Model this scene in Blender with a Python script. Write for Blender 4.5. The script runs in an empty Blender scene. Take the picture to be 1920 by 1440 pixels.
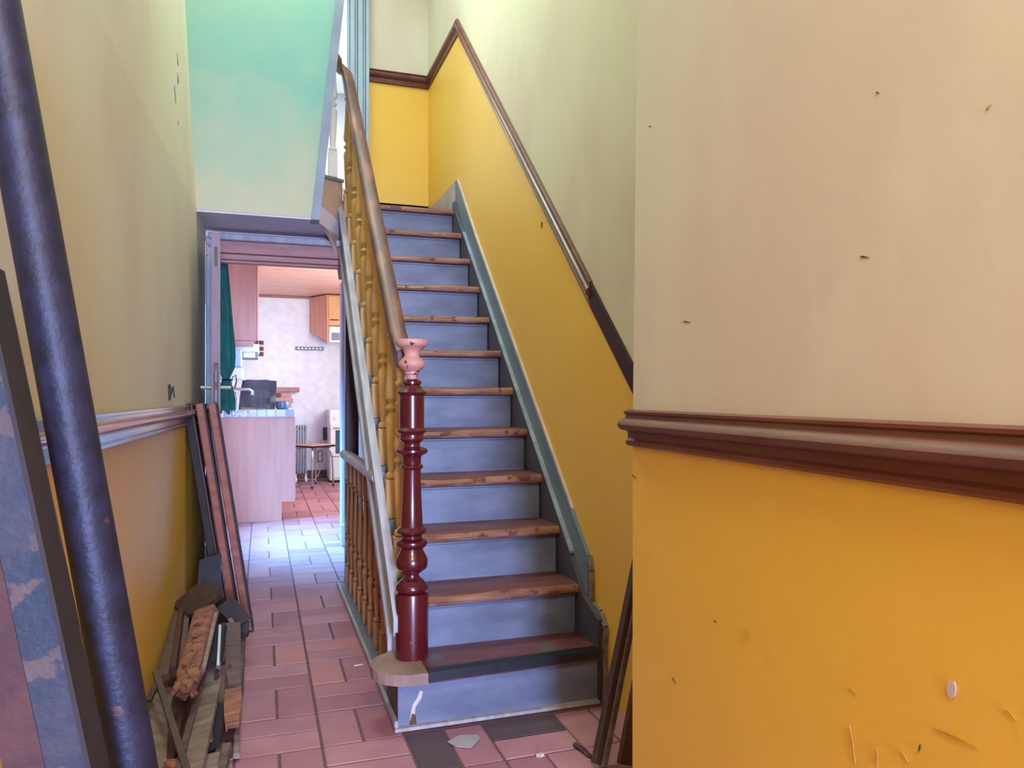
import bpy, bmesh, math, random
from mathutils import Vector, Matrix

# ------------------------------------------------------------------ camera, world, lights, exposure
S = bpy.context.scene
COL = S.collection
S.view_settings.view_transform = 'Standard'
S.view_settings.look = 'None'
S.view_settings.exposure = 0.0
S.view_settings.gamma = 1.0
S.view_settings.use_curve_mapping = False

cam_d = bpy.data.cameras.new('camera')
cam_d.sensor_width = 36.0
cam_d.lens = 36.0 * 1400 / 1920
cam_d.shift_y = 22 / 1920
cam_d.clip_start = 0.02
cam = bpy.data.objects.new('camera', cam_d)
COL.objects.link(cam)
cam.location = (0, 0, 1.19)
cam.rotation_euler = (math.radians(90), 0, -math.atan(470 / 1400))
S.camera = cam

w = bpy.data.worlds.new('world')
S.world = w
w.use_nodes = True
bg = w.node_tree.nodes['Background']
bg.inputs[0].default_value = (0.72, 0.83, 1.0, 1)
bg.inputs[1].default_value = 0.6


def area(name, loc, target, sx, sy, power, col, spread=180):
    d = bpy.data.lights.new(name, 'AREA')
    d.shape = 'RECTANGLE'
    d.size, d.size_y = sx, sy
    d.energy = power
    d.color = col
    d.spread = math.radians(spread)
    o = bpy.data.objects.new(name, d)
    COL.objects.link(o)
    o.location = loc
    o.rotation_euler = (Vector(target) - Vector(loc)).to_track_quat('-Z', 'Y').to_euler()
    return o


# daylight through the front door behind the camera, the skylight over the stairs, the left kitchen window; plus unseen added fills
area('street_daylight', (0.24, -6.0, 1.5), (0.24, 5, 1.0), 1.2, 2.4, 1250, (0.43, 0.57, 1.0))
area('hall_warm_fill', (0.2, -1.1, 3.5), (0.2, -0.9, 0), 0.7, 0.7, 98, (1.0, 0.92, 0.79))  # unseen warm fill, added to brighten the near hall walls
area('stair_skylight', (0.25, 3.9, 4.9), (0.3, 3.95, 0), 1.1, 0.9, 74, (0.79, 1.0, 0.84))
area('kitchen_window_light', (-0.62, 6.35, 1.9), (0.35, 6.4, 0.0), 1.6, 0.8, 75, (0.12, 0.55, 1.0), 60)
area('kitchen_fill', (1.93, 8.05, 1.75), (0.2, 8.9, 1.4), 1.6, 1.3, 100, (0.92, 0.96, 1.0))  # added fill from the unseen right side, brightens the kitchen
area('landing_fill', (0.15, 5.1, 4.95), (0.35, 5.25, 3.9), 0.7, 0.7, 22, (0.84, 1.0, 0.80))  # unseen fill under the closed ceiling, added to brighten the landing walls
area('upstairs_room_light', (0.4, 7.6, 4.7), (0.4, 7.61, 0), 1.6, 1.6, 62, (0.86, 0.97, 1.0))

R = random.Random(7)

# ------------------------------------------------------------------ helpers


def srgb(r, g, b):
    f = lambda c: (c / 255 / 12.92) if c / 255 <= 0.04045 else ((c / 255 + 0.055) / 1.055) ** 2.4
    return (f(r), f(g), f(b), 1)


def mat(name, c1, c2=None, scale=4.0, stretch=(1, 1, 1), rough=0.6, bump=0.0, bscale=None, world=False,
        spots=None, spot_scale=20, spot_at=0.68, c3=None, metal=0.0, contrast=(0.35, 0.65), coat=0.0):
    """procedural paint / wood: two colours mixed by stretched noise, optional worn spots and bump"""
    m = bpy.data.materials.new(name)
    m.use_nodes = True
    nt = m.node_tree
    n, l = nt.nodes, nt.links
    b = n['Principled BSDF']
    b.inputs['Roughness'].default_value = rough
    b.inputs['Metallic'].default_value = metal
    if coat:
        b.inputs['Coat Weight'].default_value = coat
        b.inputs['Coat Roughness'].default_value = 0.15
    if world:
        src = n.new('ShaderNodeNewGeometry').outputs['Position']
    else:
        src = n.new('ShaderNodeTexCoord').outputs['Object']
    mp = n.new('ShaderNodeMapping')
    mp.inputs['Scale'].default_value = stretch
    l.new(src, mp.inputs['Vector'])
    nz = n.new('ShaderNodeTexNoise')
    nz.inputs['Scale'].default_value = scale
    nz.inputs['Detail'].default_value = 6
    l.new(mp.outputs[0], nz.inputs['Vector'])
    rp = n.new('ShaderNodeValToRGB')
    rp.color_ramp.elements[0].position = contrast[0]
    rp.color_ramp.elements[1].position = contrast[1]
    rp.color_ramp.elements[0].color = c1
    rp.color_ramp.elements[1].color = c2 or c1
    if c3:
        e = rp.color_ramp.elements.new(sum(contrast) / 2)
        e.color = c3
    l.new(nz.outputs['Fac'], rp.inputs[0])
    out = rp.outputs[0]
    if spots:
        n2 = n.new('ShaderNodeTexNoise')
        n2.inputs['Scale'].default_value = spot_scale
        n2.inputs['Detail'].default_value = 4
        l.new(src, n2.inputs['Vector'])
        r2 = n.new('ShaderNodeValToRGB')
        r2.color_ramp.elements[0].position = spot_at
        r2.color_ramp.elements[1].position = spot_at + 0.03
        l.new(n2.outputs['Fac'], r2.inputs[0])
        mx = n.new('ShaderNodeMix')
        mx.data_type = 'RGBA'
        l.new(r2.outputs[0], mx.inputs[0])
        l.new(out, mx.inputs[6])
        mx.inputs[7].default_value = spots
        out = mx.outputs[2]
    l.new(out, b.inputs['Base Color'])
    if bump:
        n3 = n.new('ShaderNodeTexNoise')
        n3.inputs['Scale'].default_value = bscale or scale * 6
        n3.inputs['Detail'].default_value = 5
        l.new(mp.outputs[0], n3.inputs['Vector'])
        bp = n.new('ShaderNodeBump')
        bp.inputs['Strength'].default_value = bump
        bp.inputs['Distance'].default_value = 0.01
        l.new(n3.outputs['Fac'], bp.inputs['Height'])
        l.new(bp.outputs[0], b.inputs['Normal'])
    return m


M = {}
M['wall_up'] = mat('pale_plaster_paint', srgb(206, 188, 166), srgb(212, 206, 176), 1.6, (1, 1, .6), .62, .10, 14, True,
                   c3=srgb(212, 200, 176))
M['wall_green'] = mat('skylight_tinted_plaster', srgb(116, 164, 146), srgb(140, 170, 142), 1.3, (1, 1, 1), .65, .08, 14, True)  # greenish skylight on pale paint, put into the base colour
M['wall_low'] = mat('yellow_gloss_paint', srgb(232, 182, 66), srgb(236, 188, 78), 1.6, (1, 1, 1), .46, .10, 12, True)
M['soffit'] = mat('soffit_plaster', srgb(208, 190, 200), srgb(216, 202, 208), 3, (1, 1, 1), .8, .1, 30, True)
M['white'] = mat('white_paint', srgb(235, 235, 240), srgb(226, 228, 236), 3, rough=.6, world=True)
M['kitchen_wall'] = mat('kitchen_stucco', srgb(234, 234, 242), srgb(222, 220, 230), 9, rough=.8, bump=.35, bscale=26, world=True)
M['grout'] = mat('grout', srgb(112, 78, 84), srgb(98, 68, 74), 20, rough=.9, world=True)
TILES = [mat('terracotta_%d' % i, srgb(*a), srgb(*b), 6, rough=.5, bump=.08, bscale=40, world=True)
         for i, (a, b) in enumerate([((170, 118, 128), (158, 106, 118)), ((178, 128, 136), (166, 114, 126)),
                                     ((160, 106, 118), (150, 96, 108)), ((176, 114, 114), (182, 124, 126))])]
M['tile_dark'] = mat('shaded_dirty_tile', srgb(88, 68, 72), srgb(76, 58, 64), 6, rough=.5, world=True)  # terracotta with shade and dirt by the stair foot put into its colour
M['riser'] = mat('blue_grey_paint', srgb(114, 120, 142), srgb(92, 98, 118), 5, (1, 1, 2.5), .38, .08, 40, True)
M['string'] = mat('slate_paint', srgb(108, 124, 138), srgb(98, 112, 128), 3, rough=.42, world=True)
M['string_shaded'] = mat('shaded_slate_paint', srgb(76, 72, 84), srgb(66, 62, 74), 3, rough=.5, world=True)  # slate paint again, the string face's shading put into the colour
M['edge_pale'] = mat('lit_edge_paint', srgb(150, 160, 170), srgb(120, 128, 140), 14, rough=.5, world=True)  # lit top edge of the string, painted paler than its face
M['string_pale'] = mat('worn_grey_paint', srgb(176, 170, 172), srgb(150, 142, 146), 6, (6, 1, 1), .4, .1, 30)
M['tread'] = mat('oxblood_worn_wood', srgb(92, 46, 44), srgb(112, 64, 58), 5, (1, 3, 3), .42, .1, 30, True,
                 spots=srgb(96, 84, 84), spot_scale=7, spot_at=.62)
M['worn'] = mat('bare_worn_wood', srgb(150, 104, 78), srgb(118, 68, 48), 7, (.8, 3, 3), .55, .2, 30, True,
                spots=srgb(92, 44, 30), spot_scale=16, spot_at=.58)
M['black_strip'] = mat('black_rubber', srgb(26, 28, 36), srgb(36, 38, 46), 30, rough=.4)
M['newel'] = mat('oxblood_gloss', srgb(84, 18, 26), srgb(74, 14, 22), 5, rough=.24, world=True,
                 spots=srgb(150, 72, 48), spot_scale=24, spot_at=.71, coat=.4)
M['newel_pink'] = mat('pink_undercoat', srgb(196, 138, 126), srgb(184, 122, 112), 6, rough=.5, world=True,
                      spots=srgb(86, 38, 34), spot_scale=30, spot_at=.60)
M['disc_top'] = mat('pale_bare_tread', srgb(150, 122, 112), srgb(134, 104, 94), 8, rough=.65, world=True)
M['rail'] = mat('worn_mahogany', srgb(92, 50, 44), srgb(128, 76, 56), 4, (6, 1, 1), .5, .06, 30, True, c3=srgb(88, 48, 46))
M['baluster'] = mat('ochre_paint', srgb(204, 160, 92), srgb(190, 144, 78), 8, rough=.45,
                    spots=srgb(70, 46, 20), spot_scale=26, spot_at=.74)
M['spindle'] = mat('brown_ochre_paint', srgb(188, 132, 88), srgb(168, 112, 72), 8, rough=.45)
M['dado'] = mat('mahogany_varnish', srgb(92, 40, 28), srgb(116, 66, 46), 3, (4, 1, 6), .38, .08, 30, True, c3=srgb(102, 50, 34),
                contrast=(.3, .7), coat=.25)
M['dado_gloss'] = mat('glossy_mahogany', srgb(110, 66, 56), srgb(128, 82, 70), 3, (4, 1, 6), .2, .05, 30, True, coat=1.0)
M['dado_worn'] = mat('worn_torus_wood', srgb(112, 72, 56), srgb(92, 54, 42), 4, (5, 1, 6), .5, .1, 30, True)
M['dado_dark'] = mat('dark_mahogany', srgb(50, 22, 22), srgb(62, 28, 26), 4, (4, 1, 6), .5, world=True)
M['pipe'] = mat('rusty_blue_pipe', srgb(46, 44, 66), srgb(34, 30, 44), 26, rough=.5, bump=.14, bscale=110, metal=.3,
                spots=srgb(84, 58, 58), spot_scale=22, spot_at=.68)
M['steel_blue'] = mat('chipped_blue_steel', srgb(28, 38, 58), srgb(56, 52, 64), 11, rough=.55, bump=.12, bscale=70,
                      spots=srgb(88, 66, 64), spot_scale=17, spot_at=.58, contrast=(.42, .6))
M['rust'] = mat('rust', srgb(86, 52, 52), srgb(70, 44, 48), 20, rough=.75, bump=.3, bscale=60)
M['dark_wood'] = mat('dark_wood', srgb(58, 40, 40), srgb(74, 50, 46), 5, (8, 1, 1), .6, .15, 30)
M['black_wood'] = mat('black_painted_wood', srgb(36, 28, 34), srgb(48, 36, 42), 6, (4, 1, 1), .75)
M['red_wood'] = mat('reddish_wood', srgb(150, 88, 68), srgb(128, 72, 58), 4, (1, 8, 8), .65, .1, 30)
M['raw_wood'] = mat('splintered_raw_wood', srgb(158, 108, 86), srgb(116, 70, 56), 8, (1, 6, 6), .8, .5, 30)
M['cream'] = mat('cream_painted_wood', srgb(142, 124, 112), srgb(112, 94, 86), 6, (1, 5, 5), .5, .1, 30)
M['cream_bright'] = mat('pale_cream_paint', srgb(222, 210, 186), srgb(210, 198, 174), 6, rough=.5)
M['grey_wood'] = mat('grey_weathered_wood', srgb(106, 84, 80), srgb(82, 62, 60), 6, (1, 8, 8), .65, .2, 30)
M['brown_wood'] = mat('brown_wood', srgb(88, 52, 46), srgb(72, 42, 38), 6, (1, 8, 8), .5, .2, 30)
M['door_wood'] = mat('mauve_brown_door_paint', srgb(128, 100, 108), srgb(112, 84, 92), 4, (6, 6, 1), .5, .1, 30, True)
M['frame_grey'] = mat('blue_grey_frame_paint', srgb(160, 158, 164), srgb(140, 138, 146), 6, (4, 4, 1), .5, .15, 30, True,
                      spots=srgb(110, 86, 80), spot_scale=14, spot_at=.66)
M['lintel'] = mat('brown_pink_wood', srgb(172, 122, 118), srgb(156, 106, 104), 4, (1, 6, 6), .6, .08, 30, True)
M['post'] = mat('dark_plum_paint', srgb(74, 40, 50), srgb(62, 32, 44), 5, rough=.35, world=True)
M['post_grey'] = mat('grey_board_paint', srgb(132, 140, 152), srgb(118, 124, 138), 5, rough=.5, world=True)
M['apron'] = mat('tan_board', srgb(202, 174, 152), srgb(188, 158, 138), 5, rough=.6, world=True)
M['blue_frame'] = mat('pale_blue_gloss', srgb(164, 180, 190), srgb(152, 168, 180), 4, rough=.35, world=True)
M['curtain'] = mat('teal_cloth', srgb(24, 104, 98), srgb(18, 84, 80), 10, (6, 6, 1), .85, .2, 30)
M['pink_wood'] = mat('pale_pink_laminate', srgb(206, 152, 142), srgb(196, 140, 130), 3, (6, 6, .6), .5, world=True)
M['pink_plank'] = mat('pink_pine_plank', srgb(226, 178, 160), srgb(214, 162, 146), 3, (.6, 6, 6), .5, world=True)
M['cab_pink'] = mat('salmon_laminate', srgb(228, 164, 140), srgb(216, 150, 128), 3, (6, 6, .6), .5, world=True)
M['lilac'] = mat('lilac_white_paint', srgb(186, 176, 200), srgb(174, 164, 190), 4, rough=.5, world=True)
M['orange_wood'] = mat('warm_pine_front', srgb(228, 172, 116), srgb(220, 160, 104), 3, (6, 6, .6), .45, world=True)
M['worktile'] = mat('pale_worktop_tile', srgb(178, 182, 198), srgb(160, 164, 184), 14, rough=.3)
M['mosaic'] = mat('mosaic_tile', srgb(218, 216, 224), srgb(160, 156, 172), 70, rough=.4, contrast=(.45, .55))
M['worktop'] = mat('white_tile_top', srgb(222, 224, 230), srgb(208, 210, 220), 8, rough=.3)
M['bag'] = mat('charcoal_plastic', srgb(64, 62, 76), srgb(52, 50, 62), 5, rough=.4, bump=.4, bscale=12)
M['bluepot'] = mat('blue_enamel', srgb(88, 116, 152), srgb(70, 96, 132), 5, rough=.3)
M['plate'] = mat('dull_blue_sheet', srgb(50, 54, 72), srgb(40, 44, 60), 6, rough=.5)
M['chrome'] = mat('dull_metal', srgb(190, 190, 196), srgb(170, 170, 178), 8, rough=.28, metal=.8)
M['appl'] = mat('white_enamel', srgb(236, 236, 240), srgb(226, 226, 232), 5, rough=.3)
M['boiler'] = mat('pale_blue_enamel', srgb(176, 196, 214), srgb(168, 188, 208), 5, rough=.35)
M['glass_dark'] = mat('dark_oven_glass', srgb(78, 92, 116), srgb(70, 84, 108), 4, rough=.12)
M['grille'] = mat('grille_grey', srgb(120, 124, 132), srgb(108, 112, 120), 8, rough=.4)
M['rad'] = mat('grey_radiator_paint', srgb(158, 164, 176), srgb(146, 150, 164), 8, rough=.4)
M['brick'] = mat('pale_brick', srgb(200, 156, 148), srgb(182, 134, 126), 12, rough=.85, bump=.3)
M['brickdark'] = mat('dark_brick', srgb(130, 78, 72), srgb(112, 64, 60), 12, rough=.85)
M['mortar'] = mat('mortar', srgb(206, 190, 192), srgb(196, 178, 180), 12, rough=.9)
M['black'] = mat('black_plastic', srgb(28, 24, 28), srgb(36, 30, 34), 8, rough=.4)
M['skirt_brown'] = mat('brown_skirting', srgb(112, 62, 54), srgb(98, 52, 46), 5, rough=.5, world=True)
M['grey_wood2'] = mat('dirty_plaster', srgb(150, 132, 116), srgb(118, 100, 88), 24, rough=.95)
M['paper'] = mat('grey_paper', srgb(168, 160, 166), srgb(152, 146, 154), 10, rough=.9)
M['plaster'] = mat('bare_plaster', srgb(206, 186, 178), srgb(190, 168, 160), 20, rough=.95)
M['mark'] = mat('dark_scuff', srgb(96, 70, 46), srgb(80, 56, 40), 20, rough=.9)
M['mark_soft'] = mat('soft_scuff', srgb(178, 128, 46), srgb(186, 136, 52), 20, rough=.8)
M['mark_grey'] = mat('exposed_dark_plaster', srgb(92, 76, 84), srgb(74, 62, 74), 20, rough=.9)


def skylight_fade(m, z0, z1, col):
    """skylight gradient put into the colour: fades to beige towards the foot, irregular edge"""
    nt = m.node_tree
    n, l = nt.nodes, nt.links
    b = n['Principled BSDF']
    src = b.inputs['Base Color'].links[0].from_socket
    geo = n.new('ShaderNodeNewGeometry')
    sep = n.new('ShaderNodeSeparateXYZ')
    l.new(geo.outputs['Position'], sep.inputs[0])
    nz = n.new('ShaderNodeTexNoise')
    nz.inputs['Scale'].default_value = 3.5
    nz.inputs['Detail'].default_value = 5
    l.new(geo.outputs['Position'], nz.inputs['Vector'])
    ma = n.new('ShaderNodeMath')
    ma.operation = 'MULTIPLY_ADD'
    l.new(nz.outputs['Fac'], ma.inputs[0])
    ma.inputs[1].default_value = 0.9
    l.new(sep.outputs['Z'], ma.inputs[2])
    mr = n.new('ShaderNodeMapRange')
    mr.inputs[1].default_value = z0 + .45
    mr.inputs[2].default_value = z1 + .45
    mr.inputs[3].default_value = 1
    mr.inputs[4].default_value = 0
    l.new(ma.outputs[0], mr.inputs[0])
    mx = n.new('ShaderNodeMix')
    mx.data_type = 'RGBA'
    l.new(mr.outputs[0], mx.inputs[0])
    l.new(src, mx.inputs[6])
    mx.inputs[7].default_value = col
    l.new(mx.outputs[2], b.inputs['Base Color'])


skylight_fade(M['wall_green'], 2.25, 3.0, srgb(178, 172, 140))  # painted skylight tint gives way to beige lower down


class MB:
    """collects faces with material slots and links them as ONE mesh object"""

    def __init__(self):
        self.v, self.f, self.m = [], [], []

    def poly(self, pts, mi=0):
        i = len(self.v)
        self.v += [tuple(p) for p in pts]
        self.f.append(tuple(range(i, i + len(pts))))
        self.m.append(mi)
        return self

    def add(self, vs, fs, mi=0):
        i = len(self.v)
        self.v += [tuple(p) for p in vs]
        for k in fs:
            self.f.append(tuple(i + q for q in k))
            self.m.append(mi)
        return self

    def box(self, a, b, mi=0):
        x0, y0, z0 = a
        x1, y1, z1 = b
        vs = [(x0, y0, z0), (x1, y0, z0), (x1, y1, z0), (x0, y1, z0), (x0, y0, z1), (x1, y0, z1), (x1, y1, z1), (x0, y1, z1)]
        fs = [(0, 3, 2, 1), (4, 5, 6, 7), (0, 1, 5, 4), (1, 2, 6, 5), (2, 3, 7, 6), (3, 0, 4, 7)]
        return self.add(vs, fs, mi)

    def cbox(self, a, b, c=0.004, mi=0):
        """box with chamfered edges"""
        bm = bmesh.new()
        bmesh.ops.create_cube(bm, size=1)
        for q in bm.verts:
            q.co = Vector([(a[i] + b[i]) / 2 + q.co[i] * (b[i] - a[i]) for i in range(3)])
        bmesh.ops.bevel(bm, geom=bm.edges[:], offset=c, segments=1, affect='EDGES')
        bm.verts.index_update()
        self.add([q.co[:] for q in bm.verts], [[q.index for q in f.verts] for f in bm.faces], mi)
        bm.free()
        return self

    def bar(self, p0, p1, wd, ht, up=(0, 0, 1), mi=0, taper=1.0, jag=0.0, roll=0.0):
        """rectangular bar from p0 to p1; jag roughens the far end like broken wood"""
        p0, p1 = Vector(p0), Vector(p1)
        d = (p1 - p0).normalized()
        upv = Vector(up)
        if abs(d.dot(upv)) > .98:
            upv = Vector((0, 1, 0))
        s = d.cross(upv).normalized()
        u = s.cross(d)
        if roll:
            q = Matrix.Rotation(roll, 3, d)
            s, u = q @ s, q @ u
        N = 4 if jag else 1
        ring = []
        c = min(wd, ht) * .12
        prof = [(-wd / 2 + c, -ht / 2), (wd / 2 - c, -ht / 2), (wd / 2, -ht / 2 + c), (wd / 2, ht / 2 - c),
                (wd / 2 - c, ht / 2), (-wd / 2 + c, ht / 2), (-wd / 2, ht / 2 - c), (-wd / 2, -ht / 2 + c)]
        ts = [0, .45, .75, 1] if jag else [0, 1]
        for k, t in enumerate(ts):
            for a, b in prof:
                tt = taper * t + (1 - t)
                e = Vector()
                if jag and k == len(ts) - 1:
                    e = d * R.uniform(-jag, jag)
                    tt *= R.uniform(.55, .9)
                elif jag:
                    e = s * R.uniform(-.004, .004) + u * R.uniform(-.004, .004)
                ring.append(p0 + (p1 - p0) * t + s * a * tt + u * b * tt + e)
        fs = [tuple(range(7, -1, -1))]
        for k in range(len(ts) - 1):
            for j in range(8):
                fs.append((k * 8 + j, k * 8 + (j + 1) % 8, k * 8 + 8 + (j + 1) % 8, k * 8 + 8 + j))
        fs.append(tuple(range((len(ts) - 1) * 8, len(ts) * 8)))
        return self.add(ring, fs, mi)

    def lathe(self, prof, c=(0, 0, 0), seg=20, mi=0):
        """prof: (radius, z) bottom to top"""
        vs, fs = [], []
        for r, z in prof:
            for k in range(seg):
                a = 2 * math.pi * k / seg
                vs.append((c[0] + r * math.cos(a), c[1] + r * math.sin(a), c[2] + z))
        for i in range(len(prof) - 1):
            for k in range(seg):
                fs.append((i * seg + k, i * seg + (k + 1) % seg, (i + 1) * seg + (k + 1) % seg, (i + 1) * seg + k))
        fs.append(tuple(range(seg - 1, -1, -1)))
        fs.append(tuple(range((len(prof) - 1) * seg, len(prof) * seg)))
        return self.add(vs, fs, mi)

    def tube(self, pts, r, seg=10, mi=0):
        pts = [Vector(p) for p in pts]
        vs, fs = [], []
        prev = None
        for i, p in enumerate(pts):
            d = (pts[min(i + 1, len(pts) - 1)] - pts[max(i - 1, 0)]).normalized()
            if prev is None:
                a = Vector((0, 0, 1)) if abs(d.z) < .9 else Vector((1, 0, 0))
                s = d.cross(a).normalized()
            else:
                s = (prev - d * prev.dot(d)).normalized()
            prev = s
            u = s.cross(d)
            for k in range(seg):
                t = 2 * math.pi * k / seg
                vs.append(p + s * r * math.cos(t) + u * r * math.sin(t))
        n = len(pts)
        for i in range(n - 1):
            for k in range(seg):
                fs.append((i * seg + k, i * seg + (k + 1) % seg, (i + 1) * seg + (k + 1) % seg, (i + 1) * seg + k))
        fs.append(tuple(range(seg - 1, -1, -1)))
        fs.append(tuple(range((n - 1) * seg, n * seg)))
        return self.add(vs, fs, mi)

    def sweep(self, prof, path, mi=0, closed=True):
        """prof: (out, up); path: list of (point, out_vector); up is world z"""
        n = len(prof)
        vs, fs = [], []
        for p, o in path:
            p, o = Vector(p), Vector(o)
            for a, b in prof:
                vs.append(p + o * a + Vector((0, 0, b)))
        for i in range(len(path) - 1):
            for k in range(n if closed else n - 1):
                fs.append((i * n + k, i * n + (k + 1) % n, (i + 1) * n + (k + 1) % n, (i + 1) * n + k))
        fs.append(tuple(range(n - 1, -1, -1)))
        fs.append(tuple(range((len(path) - 1) * n, len(path) * n)))
        return self.add(vs, fs, mi)

    def prism_x(self, yz, x0, x1, mi=0):
        n = len(yz)
        vs = [(x0, y, z) for y, z in yz] + [(x1, y, z) for y, z in yz]
        fs = [tuple(range(n - 1, -1, -1)), tuple(range(n, 2 * n))] + [(k, (k + 1) % n, n + (k + 1) % n, n + k) for k in range(n)]
        return self.add(vs, fs, mi)

    def prism_y(self, xz, y0, y1, mi=0):
        n = len(xz)
        vs = [(x, y0, z) for x, z in xz] + [(x, y1, z) for x, z in xz]
        fs = [tuple(range(n - 1, -1, -1)), tuple(range(n, 2 * n))] + [(k, (k + 1) % n, n + (k + 1) % n, n + k) for k in range(n)]
        return self.add(vs, fs, mi)

    def prism_z(self, xy, z0, z1, mi=0):
        n = len(xy)
        vs = [(x, y, z0) for x, y in xy] + [(x, y, z1) for x, y in xy]
        fs = [tuple(range(n - 1, -1, -1)), tuple(range(n, 2 * n))] + [(k, (k + 1) % n, n + (k + 1) % n, n + k) for k in range(n)]
        return self.add(vs, fs, mi)

    def mesh(self, name, mats, smooth=False):
        me = bpy.data.meshes.new(name)
        me.from_pydata(self.v, [], self.f)
        for m in (mats if isinstance(mats, (list, tuple)) else [mats]):
            me.materials.append(m)
        me.polygons.foreach_set('material_index', self.m)
        bm = bmesh.new()
        bm.from_mesh(me)
        bmesh.ops.recalc_face_normals(bm, faces=bm.faces[:])
        if smooth:
            for f in bm.faces:
                f.smooth = True
            for e in bm.edges:
                if len(e.link_faces) == 2 and e.calc_face_angle(0) > math.radians(38):
                    e.smooth = False
        bm.to_mesh(me)
        bm.free()
        return me

    def build(self, name, mats, parent=None, smooth=False, loc=None):
        me = self.mesh(name, mats, smooth)
        o = bpy.data.objects.new(name, me)
        COL.objects.link(o)
        if parent:
            o.parent = parent
        if loc:
            o.location = loc
        return o


def tag(o, label=None, cat=None, group=None, kind=None):
    if label:
        o['label'] = label
    if cat:
        o['category'] = cat
    if group:
        o['group'] = group
    if kind:
        o['kind'] = kind
    return o


def empty(name, loc, label, cat, group=None, kind=None):
    o = bpy.data.objects.new(name, None)
    o.empty_display_size = .05
    COL.objects.link(o)
    o.location = loc
    return tag(o, label, cat, group, kind)


def inst(name, me, parent=None, loc=(0, 0, 0), rz=0.0):
    o = bpy.data.objects.new(name, me)
    COL.objects.link(o)
    if parent:
        o.parent = parent
    o.location = loc
    o.rotation_euler = (0, 0, rz)
    return o


def struct(o, label, cat):
    return tag(o, label, cat, None, 'structure')


# ------------------------------------------------------------------ room shell
RISE, GO, Y1 = 0.2055, 0.2125, 2.63


def nose(n):
    return Y1 + (n - 1) * GO


def line(y):
    return RISE * (1 + (y - Y1) / GO)


def xl(y):                       # the left wall is not quite parallel to the stairs
    return -0.485 + 0.034 * y


def xr(y):                       # nor is the right wall of the front hall
    return 0.939 + 0.0444 * (y - 1.795)


LAND = 2.466
TOP = 5.0

# floor: grout bed with terracotta tiles laid in basket weave
mb = MB()
mb.box((-1.3, -1.7, -.1), (2.0, 11.0, -.004))
floor = mb.build('floor', M['grout'])
struct(floor, 'terracotta basket weave tile floor with grey grout', 'floor')
TX, TY = 0.28, 0.2845
g = 0.0042


def tile_mesh(wx, wy, m, k):
    b = MB()
    b.cbox((-wx / 2 + g, -wy / 2 + g, -.012), (wx / 2 - g, wy / 2 - g, 0), .0025)
    return b.mesh('tile', m)


TM = {}
for i, m in enumerate(TILES + [M['tile_dark']]):
    TM[('v', i)] = tile_mesh(TX / 2, TY, m, i)
    TM[('h', i)] = tile_mesh(TX, TY / 2, m, i)
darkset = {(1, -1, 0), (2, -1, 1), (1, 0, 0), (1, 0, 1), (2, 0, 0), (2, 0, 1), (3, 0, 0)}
far = MB()
ntile = 0


def floor_tile(i, j, q):
    global ntile
    x0, y0 = .196 + TX * i, 2.604 + TY * j
    vert = (i + j) % 2 == 0
    if vert:
        c = (x0 + TX * (.25 + .5 * q), y0 + TY / 2)
        wx, wy = TX / 2, TY
    else:
        c = (x0 + TX / 2, y0 + TY * (.25 + .5 * q))
        wx, wy = TX, TY / 2
    yy = y0 + TY / 2
    seen = (yy > 2.0) and ntile < 300
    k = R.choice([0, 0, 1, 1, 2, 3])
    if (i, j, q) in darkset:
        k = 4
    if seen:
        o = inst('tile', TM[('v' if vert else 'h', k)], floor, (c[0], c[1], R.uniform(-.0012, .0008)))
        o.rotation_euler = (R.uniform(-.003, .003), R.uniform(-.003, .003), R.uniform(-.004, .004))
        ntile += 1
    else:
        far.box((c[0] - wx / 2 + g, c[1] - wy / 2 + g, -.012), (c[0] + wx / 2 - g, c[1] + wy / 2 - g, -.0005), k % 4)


for j in range(-2, 29):
    y0 = 2.604 + TY * j
    for i in range(-3, 6):
        x0 = .196 + TX * i
        if y0 < 2.6:
            if i > 3 or i < -2:
                continue
        elif y0 < 4.8:
            if i > 0 or i < -2 or (i == 0 and False):
                continue
        elif y0 < 7.3:
            if i < -2 or i > 1:
                continue
        else:
            if i < 0 or i > 3:
                continue
        for q in (0, 1):
            floor_tile(i, j, q)
# rows in front of the picture's lower edge, one mass
for j in range(-15, -2):
    for i in range(-3, 4):
        x0 = .196 + TX * i
        if x0 > .95:
            continue
        for q in (0, 1):
            c = R.choice([0, 1, 2])
            y0 = 2.604 + TY * j
            if (i + j) % 2 == 0:
                far.box((x0 + TX * .5 * q + g, y0 + g, -.012), (x0 + TX * .5 * (q + 1) - g, y0 + TY - g, -.0005), c)
            else:
                far.box((x0 + g, y0 + TY * .5 * q + g, -.012), (x0 + TX - g, y0 + TY * .5 * (q + 1) - g, -.0005), c)
fo = far.build('tile_field', TILES, floor)
fo['kind'] = 'stuff'

# left wall: yellow below the dado, pale above, leaning slightly outwards high up
mb = MB()
ys = [-1.7, 0, 1, 2, 3, 4, 4.85]
zs = [(0, 0), (1.09, 0), (2.2, 0), (3.3, -.055), (TOP, -.14)]
for a, b in zip(ys, ys[1:]):
    for k, ((z0, s0), (z1, s1)) in enumerate(zip(zs, zs[1:])):
        mb.poly([(xl(a) + s0, a, z0), (xl(b) + s0, b, z0), (xl(b) + s1, b, z1), (xl(a) + s1, a, z1)], 0 if k == 0 else 1)
# rounded return beside the kitchen door
wl = mb.build('wall_left', [M['wall_low'], M['wall_up']])
struct(wl, 'left hall wall, yellow below the dado and pale above, at the pipes', 'wall')


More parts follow.
